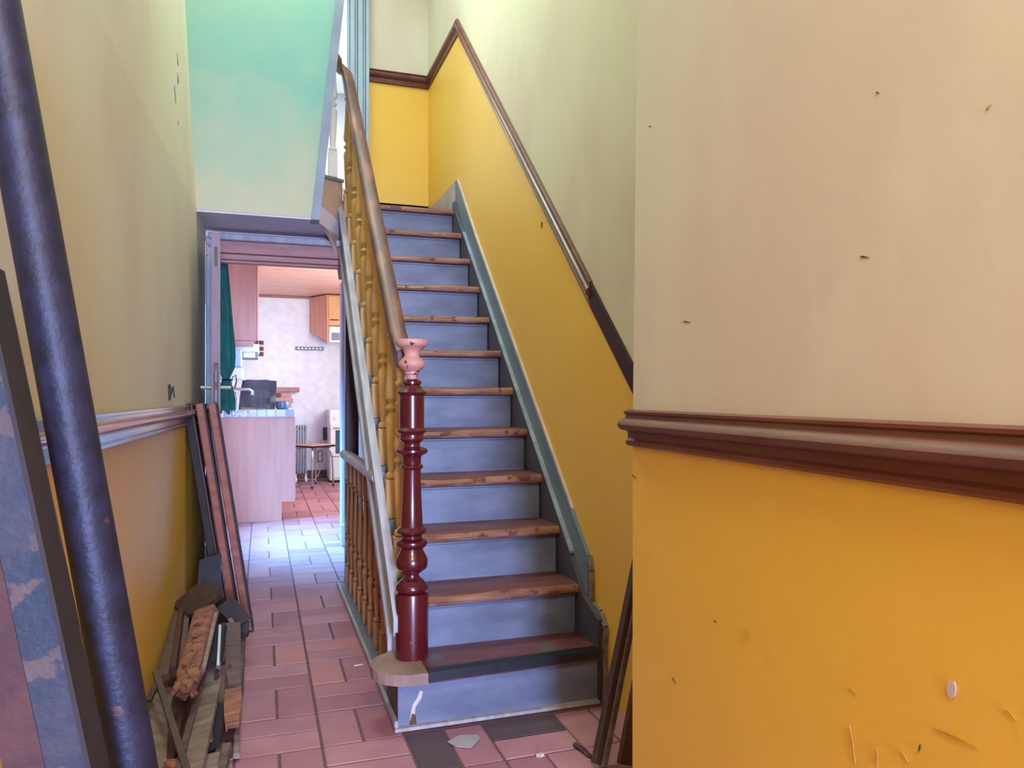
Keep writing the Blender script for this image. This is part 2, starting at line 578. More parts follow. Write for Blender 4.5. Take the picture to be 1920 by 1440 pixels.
def decal(pts, normal, name, m, parent):
    """a thin irregular patch standing proud of a wall (flaked plaster, scuff)"""
    b = MB()
    nv = Vector(normal) * .0015
    n = len(pts)
    vs = [tuple(Vector(p)) for p in pts] + [tuple(Vector(p) + nv) for p in pts]
    b.add(vs, [tuple(range(n)), tuple(range(n, 2 * n))] + [(k, (k + 1) % n, n + (k + 1) % n, n + k) for k in range(n)])
    return b.build(name, m, parent)


def lw(y, z):
    return (xl(y) + max(0, z - 2.2) * -.05, y, z)


decal([lw(3.42, 1.17), lw(3.40, 1.235), lw(3.47, 1.24), lw(3.50, 1.22), lw(3.56, 1.235), lw(3.60, 1.185), lw(3.57, 1.18),
       lw(3.55, 1.215), lw(3.49, 1.19), lw(3.47, 1.17)], (1, 0, 0), 'plaster_chip', M['mark_grey'], wl)
decal([lw(3.74, 2.53), lw(3.72, 2.60), lw(3.75, 2.62), lw(3.77, 2.55)], (1, 0, 0), 'plaster_chip', M['riser'], wl)
decal([lw(3.87, 2.67), lw(3.88, 2.73), lw(3.91, 2.70)], (1, 0, 0), 'plaster_chip', M['mark_grey'], wl)
decal([lw(3.9, 2.78), lw(3.915, 2.84), lw(3.93, 2.78)], (1, 0, 0), 'plaster_chip', M['mark_grey'], wl)
decal([lw(3.80, 2.46), lw(3.805, 2.475), lw(3.82, 2.46)], (1, 0, 0), 'plaster_chip', M['mark_grey'], wl)

# right wall of the front hall, a thick pier that ends beside the stairs
ZD = 1.10


def xrz(y, z):
    return xr(y) + max(0, z - 1.0) * .012 + .004


mb = MB()
for a, b in zip([-1.7, -.5, .5, 1.2], [-.5, .5, 1.2, 1.795]):
    for k, (z0, z1) in enumerate([(0, ZD), (ZD, TOP)]):
        mb.poly([(xrz(a, z0), a, z0), (xrz(b, z0), b, z0), (xrz(b, z1), b, z1), (xrz(a, z1), a, z1)], k)
for k, (z0, z1) in enumerate([(0, ZD), (ZD, TOP)]):
    mb.poly([(xrz(1.795, z0), 1.795, z0), (1.3, 1.795, z0), (1.3, 1.795, z1), (xrz(1.795, z1), 1.795, z1)], k)
wr = mb.build('wall_right', [M['wall_low'], M['wall_up']])
struct(wr, 'near right wall with deep yellow dado, its edge beside the stairs', 'wall')


def rw(y, z):
    return (xrz(y, z), y, z)


def scratch(y0, z0, y1, z1, wd, m):
    d = Vector((0, y1 - y0, z1 - z0)).normalized()
    nrm = Vector((0, -d.z, d.y)) * wd / 2
    p = [rw(y0, z0), rw((y0 * 2 + y1) / 3 + nrm.y, (z0 * 2 + z1) / 3 + nrm.z), rw(y1, z1),
         rw((y0 * 2 + y1) / 3 - nrm.y, (z0 * 2 + z1) / 3 - nrm.z)]
    decal(p, (-1, 0, 0), 'scuff_mark', m, wr)


def rpx(px, py):                # point of the right wall seen at a picture position, for the scuffs
    u, v = (px - 960) / 1400, (742 - py) / 1400
    s, c = math.sin(math.atan(470 / 1400)), math.cos(math.atan(470 / 1400))
    dx, dy = s + u * c, c - u * s
    t = (0.939 - .0444 * 1.795) / (dx - .0444 * dy)
    return dy * t, 1.19 + v * t


a = [rpx(*p) for p in [(1776, 1277), (1786, 1279), (1790, 1291), (1787, 1306), (1779, 1311), (1773, 1300), (1772, 1286)]]
decal([rw(y, z) for y, z in a], (-1, 0, 0), 'plaster_chip', M['plaster'], wr)
for (p0, p1, wd, m) in [((1258, 1270), (1266, 1283), .003, 'mark'), ((1590, 1362), (1601, 1432), .003, 'mark_soft'),
                        ((1641, 1402), (1642, 1440), .0025, 'mark_soft'), ((1722, 1396), (1719, 1412), .003, 'mark'),
                        ((1686, 1408), (1700, 1430), .002, 'mark_soft'), ((1587, 1290), (1603, 1301), .002, 'mark_soft'),
                        ((1745, 1364), (1830, 1402), .0022, 'mark_soft'), ((1336, 1163), (1342, 1168), .0025, 'mark'),
                        ((1405, 1181), (1388, 1213), .0015, 'mark_soft'), ((1880, 1328), (1903, 1352), .002, 'mark_soft'),
                        ((1182, 890), (1192, 897), .003, 'mark'), ((1275, 602), (1290, 604), .003, 'mark'),
                        ((1604, 480), (1622, 482), .003, 'mark'), ((1208, 235), (1212, 236), .003, 'mark'),
                        ((1632, 171), (1638, 173), .0025, 'mark'), ((1838, 205), (1848, 194), .003, 'mark_soft')]:
    (ya, za), (yb, zb) = rpx(*p0), rpx(*p1)
    scratch(ya, za, yb, zb, wd, M[m])

# stair wall, yellow under the raking dado
XS = 1.28
DY0, DY1 = 1.795, 4.97


def ddz(y):
    return line(min(y, DY1 - .0)) + 1.25


mb = MB()
yb_ = [1.795, 2.6, 3.4, 4.2, 4.97, 5.94]
for a, b in zip(yb_, yb_[1:]):
    za, zb = ddz(a), ddz(b)
    mb.poly([(XS, a, 0), (XS, b, 0), (XS, b, zb), (XS, a, za)], 0)
    mb.poly([(XS, a, za), (XS, b, zb), (XS, b, TOP), (XS, a, TOP)], 1)
ws = mb.build('wall_stair', [M['wall_low'], M['wall_up']])
struct(ws, 'tall wall along the stairs, yellow below the raking dado', 'wall')
decal([(XS, 3.36, 1.995), (XS, 3.35, 2.02), (XS, 3.365, 2.03), (XS, 3.37, 2.0)], (-1, 0, 0), 'plaster_chip', M['mark'], ws)

# back wall of the landing, right of the pale blue doorway
YB = 5.94
mb = MB()
zd = ddz(DY1)
mb.poly([(.78, YB, 2.3), (XS, YB, 2.3), (XS, YB, zd), (.78, YB, zd)], 0)
mb.poly([(.78, YB, zd), (XS, YB, zd), (XS, YB, TOP), (.78, YB, TOP)], 1)
wb = mb.build('wall_back', [M['wall_low'], M['wall_up']])
struct(wb, 'wall at the head of the stairs, bright yellow under a dark dado', 'wall')

# upper wall over the passage, its skylight tint painted mint
mb = MB()
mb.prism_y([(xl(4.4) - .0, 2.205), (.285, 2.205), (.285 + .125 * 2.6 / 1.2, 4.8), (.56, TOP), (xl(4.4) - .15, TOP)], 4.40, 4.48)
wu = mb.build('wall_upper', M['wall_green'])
struct(wu, 'pale wall with skylight tint painted mint green, high above the passage, beside the grey raking board', 'wall')
# soffit below the landing
mb = MB()
mb.prism_z([(xl(4.4) - .02, 4.405), (.295, 4.405), (.49, 4.90), (.50, 5.90), (xl(5) - .02, 5.90)], 2.195, 2.30)
so = mb.build('ceiling_passage', M['soffit'])
struct(so, 'lilac grey soffit above the kitchen doorway', 'ceiling')
# front wall with the street door opening (behind the camera)
mb = MB()
mb.box((-.6, -1.75, 0), (-.28, -1.65, TOP))
mb.box((.76, -1.75, 0), (.95, -1.65, TOP))
mb.box((-.28, -1.75, 2.45), (.76, -1.65, TOP))
wf = mb.build('wall_front', M['wall_up'])
struct(wf, 'front wall round the street door, behind the viewer', 'wall')
# ceilings
mb = MB()
mb.box((-.8, -1.75, TOP), (1.4, 2.3, TOP + .1))
mb.box((-.8, 4.4, TOP), (1.4, 9.6, TOP + .1))
mb.box((-.8, 2.3, TOP), (-.15, 4.4, TOP + .1))
mb.box((1.25, 2.3, TOP), (1.4, 4.4, TOP + .1))
ce = mb.build('ceiling', M['white'])
struct(ce, 'white ceiling high over the stairwell with a skylight opening', 'ceiling')

# ---- dado rails
DP = [(0, 0), (.012, 0), (.018, .006), (.018, .014), (.012, .02), (.012, .036), (.016, .04), (.03, .042), (.04, .048),
      (.044, .057), (.040, .066), (.03, .072), (.02, .074), (.018, .082), (.024, .086), (.024, .092), (.014, .096), (0, .096)]


def dado(path, name, label, sc=1.0):
    b = MB()
    b.sweep([(a * sc, z * sc) for a, z in DP], path)
    n = len(DP)
    for k in range((len(path) - 1) * n):
        if k % n in (6, 7, 8, 9, 10):
            b.m[k] = 1
    gl = name == 'trim_2'
    o = b.build(name, [M['dado_gloss' if gl else 'dado'], M['dado_gloss' if gl else 'dado_worn']], smooth=True)
    return struct(o, label, 'dado rail')


dado([((rw(y, 1.06)[0], y, 1.057), (-1, 0, 0)) for y in (-1.7, 0, 1, 1.8)], 'trim_1',
     'thick dark dado rail on the near right wall')
dado([((xl(y), y, 1.045), (1, 0, 0)) for y in (-1.7, 0, 2, 4.3, 4.74)], 'trim_2', 'glossy dado rail along the left wall behind the leaning boards', 1.06)
b = MB()
prof = [(a * .72, z * 1.16 - .055) for a, z in DP]
b.sweep(prof, [((XS, y, ddz(y)), (-1, 0, 0)) for y in (2.78, 3.5, 4.2, 4.9, 4.97)])
b.sweep([(a, z) for a, z in prof], [((XS, 4.97, zd), (-1, 0, 0)), ((XS, 5.4, zd), (-1, 0, 0)), ((XS, YB - .03, zd), (-1, 0, 0))])
trim3 = b.build('trim_3', M['dado'], smooth=True)
struct(trim3, 'mahogany dado rail climbing the wall beside the stairs', 'dado rail')
b = MB()
b.prism_x([(1.8, ddz(1.8) - .045), (2.80, ddz(2.80) - .05), (2.80, ddz(2.80) + .05), (1.8, ddz(1.8) + .05)], XS - .012, XS)
pl = b.build('flat_board', M['dado_dark'], trim3)
tag(pl, 'flat dark board continuing the rail down to the pier')
dado([((.80, YB, zd - .055), (0, -1, 0)), ((1.1, YB, zd - .055), (0, -1, 0)), ((XS, YB, zd - .055), (0, -1, 0))], 'trim_4',
     'short dark dado rail across the wall at the head of the stairs', 1.1)

# ------------------------------------------------------------------ staircase
st = empty('staircase', (.86, 2.63, 0), 'steep straight staircase of blue-grey risers and worn dark red treads', 'staircase')
SX0, SX1 = .50, 1.245


def put(o):
    """parent to the staircase without moving"""
    o.parent = st
    o.location = Vector(o.location) - Vector(st.location)
    return o


def tread_mesh(n, rr):
    b = MB()
    N = 26
    depth = GO + .035
    th = .042
    prof0 = [(.0, -.030), (-.002, -.016), (.003, -.006), (.014, 0), (.05, 0), (depth, 0), (depth, -th), (.008, -th), (.001, -.038)]
    ph = rr.uniform(0, 6)
    vs, fs = [], []
    for k in range(N + 1):
        t = k / N
        x = SX0 + (SX1 - SX0) * t
        mid = math.exp(-((t - .45) / .30) ** 2)
        dip = .009 * mid + .0035 * math.sin(ph + 9 * t) * (.3 + mid)
        back = .006 * mid + .003 * math.sin(ph * 2 + 13 * t)
        for i, (y, z) in enumerate(prof0):
            wz = dip if i in (1, 2, 3) else (dip * .45 if i == 4 else 0)
            wy = back if i in (0, 1, 2, 3) else 0
            vs.append((x, y + wy, z - wz))
    P = len(prof0)
    for k in range(N):
        for i in range(P):
            mi = 1 if i in (0, 1, 2) or (i == 3 and rr.random() < .0) else 0
            b.add([], [])
            fs.append(((k * P + i, k * P + (i + 1) % P, (k + 1) * P + (i + 1) % P, (k + 1) * P + i), mi))
    fs.append((tuple(range(P - 1, -1, -1)), 0))
    fs.append((tuple(range(N * P, N * P + P)), 0))
    b.v = vs
    b.f = [f for f, _ in fs]
    b.m = [m for _, m in fs]
    return b.mesh('tread', [M['tread'], M['worn']], True)


variants = [tread_mesh(i, random.Random(20 + i)) for i in range(5)]
# first tread: bullnosed end carrying the newel
b = MB()
out = [(SX1, Y1), (.56, Y1 - .028)]
cx, cy, rr_ = .512, 2.735, .132
for k in range(15):
    a = math.radians(-80 - k * 14)
    out.append((cx + rr_ * math.cos(a), cy + rr_ * math.sin(a)))
out += [(.50, 2.885), (SX1, 2.885)]
b.prism_z(out, RISE - .036, RISE)
t1 = b.build('tread', [M['tread']])
put(t1)
tag(t1, 'bottom tread with a rounded pale end under the newel')
# pale bare cap of the rounded end
b = MB()
cap = [(.56, Y1 - .031), (.56, 2.70), (.50, 2.80), (.47, 2.87)]
ar = []
for k in range(15):
    a = math.radians(-80 - k * 14)
    if cx + (rr_ + .004) * math.cos(a) < .56:
        ar.append((cx + (rr_ + .004) * math.cos(a), cy + (rr_ + .004) * math.sin(a)))
cap2 = [(.56, Y1 - .033)] + ar + [(.56, 2.868)]
b.prism_z(cap2, RISE - .037, RISE + .003)
o = b.build('rounded_end', [M['disc_top']], t1)
tag(o, 'pale rounded end of the bottom tread')
# ribbed black nosing strip
b = MB()
P0, P1 = Vector((.562, Y1 - .028, 0)), Vector((SX1 - .004, Y1, 0))
dirv = (P1 - P0).normalized()
nv = Vector((-dirv.y, dirv.x, 0))
for k in range(6):
    off = -.004 + k * .009
    hh = .004 if k % 2 == 0 else .0025
    q = [P0 + nv * off, P1 + nv * off, P1 + nv * (off + .009), P0 + nv * (off + .009)]
    b.prism_z([(p.x, p.y) for p in q], RISE - (.03 if k == 0 else 0), RISE + hh)
b.build('nosing_strip', M['black_strip'], t1)
for n in range(2, 13):
    me = variants[n % 5]
    o = inst('tread', me, None, (0, nose(n), n * RISE))
    put(o)
# risers
for n in range(1, 13):
    yr = nose(n) + (.03 if n > 1 else .022)
    b = MB()
    z0, z1 = (n - 1) * RISE, n * RISE - (.042 if n > 1 else .036)
    xa = .462 if n == 1 else SX0 + .004
    b.box((xa, 0, z0 - z0), (SX1 - .004, .02, z1 - z0))
    b.cbox((xa, -.007, z1 - z0 - .013), (SX1 - .004, .006, z1 - z0), .003)
    o = b.build('riser', M['riser'], None)
    o.location = (0, yr, z0)
    put(o)
    if n == 1:
        r1 = o
b = MB()
b.cbox((.462, 2.673, 0), (.482, 2.90, RISE - .04), .002)
o = b.build('bottom_return', M['brown_wood'])
put(o)
b = MB()
b.box((.447, 2.628, 0), (1.24, 2.653, .012))
o = b.build('base_strip', M['string_pale'])
put(o)
# flaked paint on the bottom riser
decal([(.505, 2.651, .03), (.52, 2.651, .035), (.525, 2.651, .075), (.545, 2.651, .10), (.552, 2.651, .125), (.54, 2.651, .132),
       (.53, 2.651, .105), (.515, 2.651, .085), (.508, 2.651, .06)], (0, -1, 0), 'paint_flake', M['plaster'], None)
o = bpy.data.objects['paint_flake']
put(o)
decal([(.50, 2.6505, .004), (.53, 2.6505, .004), (.525, 2.6505, .045), (.512, 2.6505, .052)], (0, -1, 0), 'paint_flake', M['mark'], None)
put(bpy.data.objects['paint_flake.001'])
# wall string and skirting board
b = MB()
b.prism_x([(2.66, 0), (2.655, .315), (2.73, .345), (2.80, .372), (2.90, .48), (4.70, line(4.70) + .03), (4.94, 2.515), (5.0, 2.515), (5.0, 2.2), (2.95, 0)], SX1, SX1 + .022)
o = b.build('wall_string', M['string_shaded'])
put(o)
tag(o, 'slate blue string board at the wall end of the treads')
b = MB()
b.prism_x([(2.79, .33), (2.797, .537), (2.96, .69), (3.1, line(3.1) + .165), (4.5, line(4.5) + .175), (4.96, 2.665), (4.99, 2.665), (4.99, 2.3), (3.0, .4)],
          SX1 + .018, XS)
o = b.build('skirting_board', M['string'])
put(o)
b = MB()
for ya, yb2 in ((2.93, 3.5), (3.5, 4.2), (4.2, 4.90)):
    b.prism_x([(ya, line(ya) + .024), (yb2, line(yb2) + .024), (yb2, line(yb2) + .034), (ya, line(ya) + .034)], SX1 - .002, SX1 + .024)
o = b.build('string_edge', M['edge_pale'])
put(o)
b = MB()
for ya, yb2, da, db in ((2.97, 3.1, .168, .172), (3.1, 4.5, .172, .182), (4.5, 4.955, .182, .214)):
    b.prism_x([(ya, line(ya) + da - .01), (yb2, line(yb2) + db - .01), (yb2, line(yb2) + db + .004), (ya, line(ya) + da + .004)], XS - .012, XS - .001)
o = b.build('plaster_line', M['plaster'])
put(o)
# rough plaster edge at the foot of the wall string
b = MB()
pts = [(2.66, 0), (2.655, .10), (2.66, .2), (2.65, .29), (2.70, .335), (2.78, .35), (2.785, .48), (2.80, .535)]
for (ya, za), (yb2, zb2) in zip(pts, pts[1:]):
    b.bar((XS - .006, ya - .012, za), (XS - .006, yb2 - .012, zb2), .022, .02, jag=.004)
o = b.build('plaster_edge', M['grey_wood2'])
put(o)
# landing
b = MB()
b.box((SX0, 5.0, LAND - .18), (XS, YB, LAND - .037))
b.box((SX0, 4.99, LAND - .04), (XS, YB, LAND - .001))
lf = b.build('floor_landing', M['tread'])
struct(lf, 'dark boarded landing at the head of the stairs', 'floor')
b = MB()
b.box((XS - .022, 4.99, LAND), (XS, YB, 2.66))
b.box((.80, YB - .022, LAND), (XS - .022, YB, 2.66))
o = b.build('baseboard_landing', M['string_pale'])
struct(o, 'grey baseboard round the landing at the head of the stairs', 'baseboard')

# outer string with mouldings
b = MB()


def rake(x0, x1, ya, yb2, d0, d1, mi=0):
    b.prism_x([(ya, line(ya) + d0), (yb2, line(yb2) + d0), (yb2, line(yb2) + d1), (ya, line(ya) + d1)], x0, x1, mi)


rake(.478, .500, 2.80, 4.90, -.235, .02)
rake(.464, .480, 2.76, 4.90, -.02, .03)
rake(.470, .480, 2.80, 4.90, -.085, -.065)
rake(.462, .480, 2.88, 4.90, -.245, -.19)
o = b.build('outer_string', M['string_pale'])
put(o)
tag(o, 'worn silvery moulded string board on the open side')
for n in range(1, 12):
    b = MB()
    ya, yb2 = nose(n) + .04, nose(n) + GO + .028
    if n == 1:
        ya = 2.86
    b.box((.502, ya, n * RISE), (.55, yb2, n * RISE + .055))
    o = b.build('string_block', M['string'])
    put(o)
# balusters
bp = [(.013, .165), (.022, .17), (.024, .18), (.020, .19), (.014, .196), (.016, .22), (.020, .30), (.0235, .385), (.025, .41), (.022, .43), (.014, .44),
      (.012, .448), (.018, .454), (.025, .466), (.018, .479), (.012, .485), (.014, .495), (.023, .505), (.025, .525), (.022, .56), (.018, .64),
      (.0145, .74), (.013, .76), (.019, .766), (.021, .775), (.014, .785), (.013, .80), (.013, .84)]
b = MB()
b.lathe([(r * 1.14, z) for r, z in bp], seg=14)
b.cbox((-.027, -.027, 0), (.027, .027, .165), .003)
b.cbox((-.015, -.0225, .80), (.015, .0225, .905), .003)
bal = b.mesh('baluster', M['baluster'], True)
bal_pale = bal.copy()
bal_pale.materials[0] = M['cream_bright']
for n in range(2, 12):
    o = inst('baluster', bal, None, (.526, nose(n) + .115, n * RISE + .055))
    put(o)
# newel post
NP = [(.202, .0622), (.44, .0625), (.449, .060), (.452, .050), (.458, .058), (.466, .061), (.474, .060), (.482, .056), (.488, .049), (.494, .046),
      (.50, .038), (.507, .030), (.514, .027), (.523, .028), (.527, .038), (.533, .039), (.536, .050), (.545, .058), (.56, .0605), (.575, .0595), (.59, .052),
      (.605, .044), (.616, .040), (.620, .050), (.627, .0565), (.635, .059), (.643, .057), (.650, .047), (.654, .038), (.664, .038), (.670, .046), (.676, .055),
      (.684, .057), (.690, .052), (.697, .043), (.70, .0415), (.81, .036), (.905, .0335), (.913, .034), (.917, .041), (.922, .044), (.927, .042), (.933, .034),
      (.958, .035), (.966, .041), (.972, .054), (.979, .060), (.987, .060), (.993, .050), (.999, .032), (1.007, .030), (1.014, .033), (1.022, .043), (1.028, .046),
      (1.034, .043), (1.045, .044), (1.053, .054), (1.059, .057), (1.064, .052), (1.07, .046), (1.19, .0465), (1.197, .054), (1.203, .057), (1.208, .052), (1.214, .042),
      (1.224, .036), (1.231, .031), (1.235, .036), (1.243, .036), (1.248, .031), (1.252, .026)]
nx, ny = .538, 2.79
b = MB()
b.lathe([(r * 1.0, z) for z, r in NP], (0, 0, 0), 32)
nw = b.build('newel_post', M['newel'], None, True, (nx, ny, 0))
put(nw)
tag(nw, 'turned oxblood newel post at the foot of the stairs')
UP = [(1.245, .019), (1.262, .021), (1.268, .022), (1.272, .027), (1.277, .0275), (1.281, .027), (1.286, .034), (1.296, .045), (1.306, .0515), (1.316, .0515), (1.326, .044),
      (1.336, .031), (1.343, .0285), (1.352, .030), (1.362, .035), (1.372, .047), (1.376, .056), (1.382, .061), (1.392, .0625), (1.399, .060), (1.402, .052), (1.404, .03)]
b = MB()
b.lathe([(r * .98, z) for z, r in UP], (0, 0, 0), 32)
o = b.build('newel_cap', M['newel_pink'], nw, True)
tag(o, 'chipped pink urn shaped top of the newel post')
# handrail
rp = [(-.028, -.032), (.028, -.032), (.034, -.024), (.036, .0), (.035, .020), (.028, .031), (.010, .036), (-.010, .036), (-.028, .031), (-.035, .020), (-.036, 0), (-.034, -.024)]


def zr(y):
    return line(y) + .845


path = [((.530, 2.845, 1.335), (1, 0, 0)), ((.528, 2.90, zr(2.90) + .02), (1, 0, 0)), ((.526, 3.02, zr(3.02)), (1, 0, 0)), ((.526, 3.9, zr(3.9)), (1, 0, 0)), ((.526, 4.80, zr(4.80)), (1, 0, 0)),
        ((.524, 4.90, zr(4.90) + .006), (.98, .17, 0)), ((.510, 4.955, zr(4.93) + .03), (.75, .62, 0)), ((.484, 4.955, zr(4.93) + .045), (-.1, 1, 0)),
        ((.46, 4.90, zr(4.93) + .05), (-.85, .5, 0)), ((.40, 4.74, zr(4.93) + .05), (-.93, .36, 0)), ((.372, 4.66, zr(4.93) + .05), (-.93, .36, 0))]
b = MB()
b.sweep(rp, path)
o = b.build('handrail', M['rail'], None, True)
put(o)
tag(o, 'worn mahogany handrail running up from the newel')
b = MB()
rake(.512, .540, 2.95, 4.86, .80, .818)
o = b.build('rail_fillet', M['baluster'])
put(o)

# diagonal board closing the landing edge, and the landing balusters on it
A0, A1 = Vector((.305, 4.43, 0)), Vector((.498, 4.93, 0))
ad = (A1 - A0).normalized()
an = Vector((ad.y, -ad.x, 0))
b = MB()
N = 10
tops, bots = [], []
for k in range(N + 1):
    t = k / N
    p = A0 + (A1 - A0) * t
    tops.append(p + Vector((0, 0, 2.45 + .115 * t)))
    bots.append(p + Vector((0, 0, 2.20 - .02 * t - .24 * t ** 4)))
ring = tops + bots[::-1]
n_ = len(ring)
b.add(ring + [p - an * .025 for p in ring], [tuple(range(n_)), tuple(range(2 * n_ - 1, n_ - 1, -1))] + [(k, (k + 1) % n_, n_ + (k + 1) % n_, n_ + k) for k in range(n_)])
o = b.build('landing_apron', M['apron'])
put(o)
tag(o, 'tan board closing the landing edge, curved underneath')
b = MB()
b.bar(A0 - an * .03 + Vector((0, 0, 2.462)), A1 - an * .03 + Vector((0, 0, 2.578)), .08, .022)
o = b.build('landing_curb', M['string'])
put(o)
for t in (.30, .78):
    p = A0 + (A1 - A0) * t - an * .03
    o = inst('baluster', bal_pale, None, (p.x, p.y, 2.475 + .115 * t))
    put(o)
# raking grey board on the edge of the mint-tinted wall
b = MB()
b.prism_y([(.268, 2.19), (.315, 2.19), (.315 + .13 * 2.2 / 1.2, 4.4), (.268 + .13 * 2.2 / 1.2, 4.4)], 4.375, 4.50)
o = b.build('trim_5', M['post_grey'])
struct(o, 'grey raking board on the edge of the mint-tinted wall', 'board')

# spindle screen below the stairs
sc = empty('spindle_screen', (.49, 3.8, 0), 'brown turned spindle screen closing the space under the stairs', 'balustrade')


def puts(o):
    o.parent = sc
    o.location = Vector(o.location) - Vector(sc.location)
    return o


b = MB()
b.cbox((.462, 2.66, 0), (.545, 4.74, .03), .003)
o = b.build('plinth', M['string'])
puts(o)
b = MB()
b.cbox((.447, 2.64, 0), (.463, 4.80, .034), .004)
o = b.build('plinth_edge', M['string_pale'])
puts(o)
sp = [(.011, .12), (.018, .125), (.019, .135), (.011, .145), (.012, .16), (.018, .24), (.019, .27), (.010, .285), (.017, .30), (.010, .315), (.018, .33),
      (.017, .40), (.011, .58), (.0105, .62), (.017, .626), (.018, .636), (.010, .645), (.010, .66)]


def spindle(h):
    b = MB()
    s = h / .78
    b.lathe([(r, z * s) for r, z in sp], seg=12)
    b.cbox((-.018, -.018, 0), (.018, .018, .12 * s), .002)
    b.cbox((-.016, -.016, .65 * s), (.016, .016, h), .002)
    return b.mesh('spindle', M['spindle'], True)


full = spindle(.78)
for k in range(10):
    y = 4.64 - k * .198
    lim = line(y) - .21
    h = min(.78, lim - .035)
    if h < .12:
        continue
    if h >= .78:
        me = full
    else:
        b = MB()
        b.lathe([(r, z) for r, z in sp if z < h - .01], seg=12)
        b.cbox((-.018, -.018, 0), (.018, .018, min(.12, h)), .002)
        me = b.mesh('spindle', M['spindle'], True)
    o = inst('spindle', me, None, (.505, y, .03))
    puts(o)
b = MB()
b.sweep([(-.03, -.018), (.03, -.018), (.036, 0), (.03, .018), (.012, .026), (-.012, .026), (-.03, .018), (-.036, 0)],
        [((.495, 4.72, .828), (1, 0, 0)), ((.495, 3.30, .828), (1, 0, 0))])
o = b.build('rail', M['string_pale'], None, True)
puts(o)
tag(o, 'worn grey rail on top of the spindles')
# panelling behind the screen, under the stairs
b = MB()
b.prism_x([(3.35, .0), (4.85, 0), (4.85, 2.05), (3.35, .75)], .66, .69)
b.box((.655, 3.5, 1.02), (.66, 4.85, 1.09), 1)
o = b.build('wall_under_stairs', [M['grey_wood'], M['string']])
struct(o, 'grey boarded wall under the stairs behind the spindles', 'wall')

# ------------------------------------------------------------------ kitchen doorway
YD = 4.85
d1 = empty('door_1', (.1, YD, 0), 'kitchen doorway with its brown lintel and open door edge-on', 'doorway', None, 'structure')


def putd(o, par=d1):
    o.parent = par
    w_ = Vector(par.location)
    if par.parent:
        w_ = w_ + Vector(par.parent.location)
    o.location = Vector(o.location) - w_
    return o


b = MB()
b.cbox((xl(YD) + .005, YD - .03, 0), (xl(YD) + .075, YD + .05, 2.15), .006)
b.cbox((xl(YD) + .06, YD - .045, 0), (xl(YD) + .085, YD + .02, 2.13), .006)
putd(tag(b.build('left_jamb', M['frame_grey']), 'flaking blue-grey left jamb'))
b = MB()
b.cbox((.495, YD - .14, 0), (.575, YD - .06, 2.03), .005)
putd(tag(b.build('right_jamb', M['post']), 'dark plum right post'))
b = MB()
b.cbox((xl(YD) + .02, YD - .05, 2.128), (.50, YD + .04, 2.17), .006)
putd(tag(b.build('head_moulding', M['frame_grey']), 'grey moulding along the top'))
b = MB()
b.cbox((-.25, YD - .02, 2.055), (.56, YD + .05, 2.13), .004)
b.cbox((-.25, YD - .005, 2.018), (.56, YD + .05, 2.053), .004)
b.cbox((-.25, YD + .01, 2.0), (.56, YD + .06, 2.017), .003)
putd(tag(b.build('lintel', M['lintel']), 'brown pink lintel boards'))
b = MB()
b.box((xl(YD), YD + .05, 2.05), (.55, YD + .12, 2.31))
putd(b.build('head_wall', M['soffit']))
# the door leaf, opened towards the hall and seen edge-on
hx, hy = -.262, 4.84
ex, ey = -.222, 4.14
leaf = MB()
leaf.bar((hx, hy, 1.02), (ex, ey, 1.02), .042, 2.03)
lf_ = leaf.build('door_leaf', M['door_wood'])
putd(lf_)
dv = Vector((ex - hx, ey - hy, 0)).normalized()
sv = Vector((-dv.y, dv.x, 0))          # towards +x when looking along the leaf


def leafpart(b, name, m, lab=None):
    o = b.build(name, m)
    putd(o, lf_)
    if lab:
        tag(o, lab)
    return o


E_ = Vector((ex, ey, 0))
b = MB()
b.bar(E_ + dv * .001 + Vector((0, 0, 1.12)), E_ + dv * .001 + Vector((0, 0, 1.36)), .026, .006, up=(dv.x, dv.y, 0))
leafpart(b, 'lock_plate', M['grey_wood'], 'worn metal lock plate on the door edge')
b = MB()
b.bar(E_ + dv * .004 + Vector((0, 0, 1.26)), E_ + dv * .004 + Vector((0, 0, 1.32)), .009, .004, up=(dv.x, dv.y, 0))
b.bar(E_ + dv * .004 + Vector((0, 0, 1.16)), E_ + dv * .004 + Vector((0, 0, 1.22)), .012, .006, up=(dv.x, dv.y, 0))
leafpart(b, 'latch', M['black'], 'dark latch openings')
for s in (1, -1):
    b = MB()
    base = E_ - dv * .06 + Vector((0, 0, 1.232))
    b.tube([base + sv * s * .02, base + sv * s * .075], .010, 10)
    b.tube([base + sv * s * .062, base + sv * s * .065 - dv * .11], .010, 10)
    leafpart(b, 'lever_handle', M['chrome'], 'metal lever handle')
b = MB()
b.bar(E_ + dv * .0005 + Vector((0, 0, 1.86)), E_ + dv * .0005 + Vector((0, 0, 1.96)), .016, .004, up=(dv.x, dv.y, 0))
leafpart(b, 'edge_repair', M['brown_wood'])

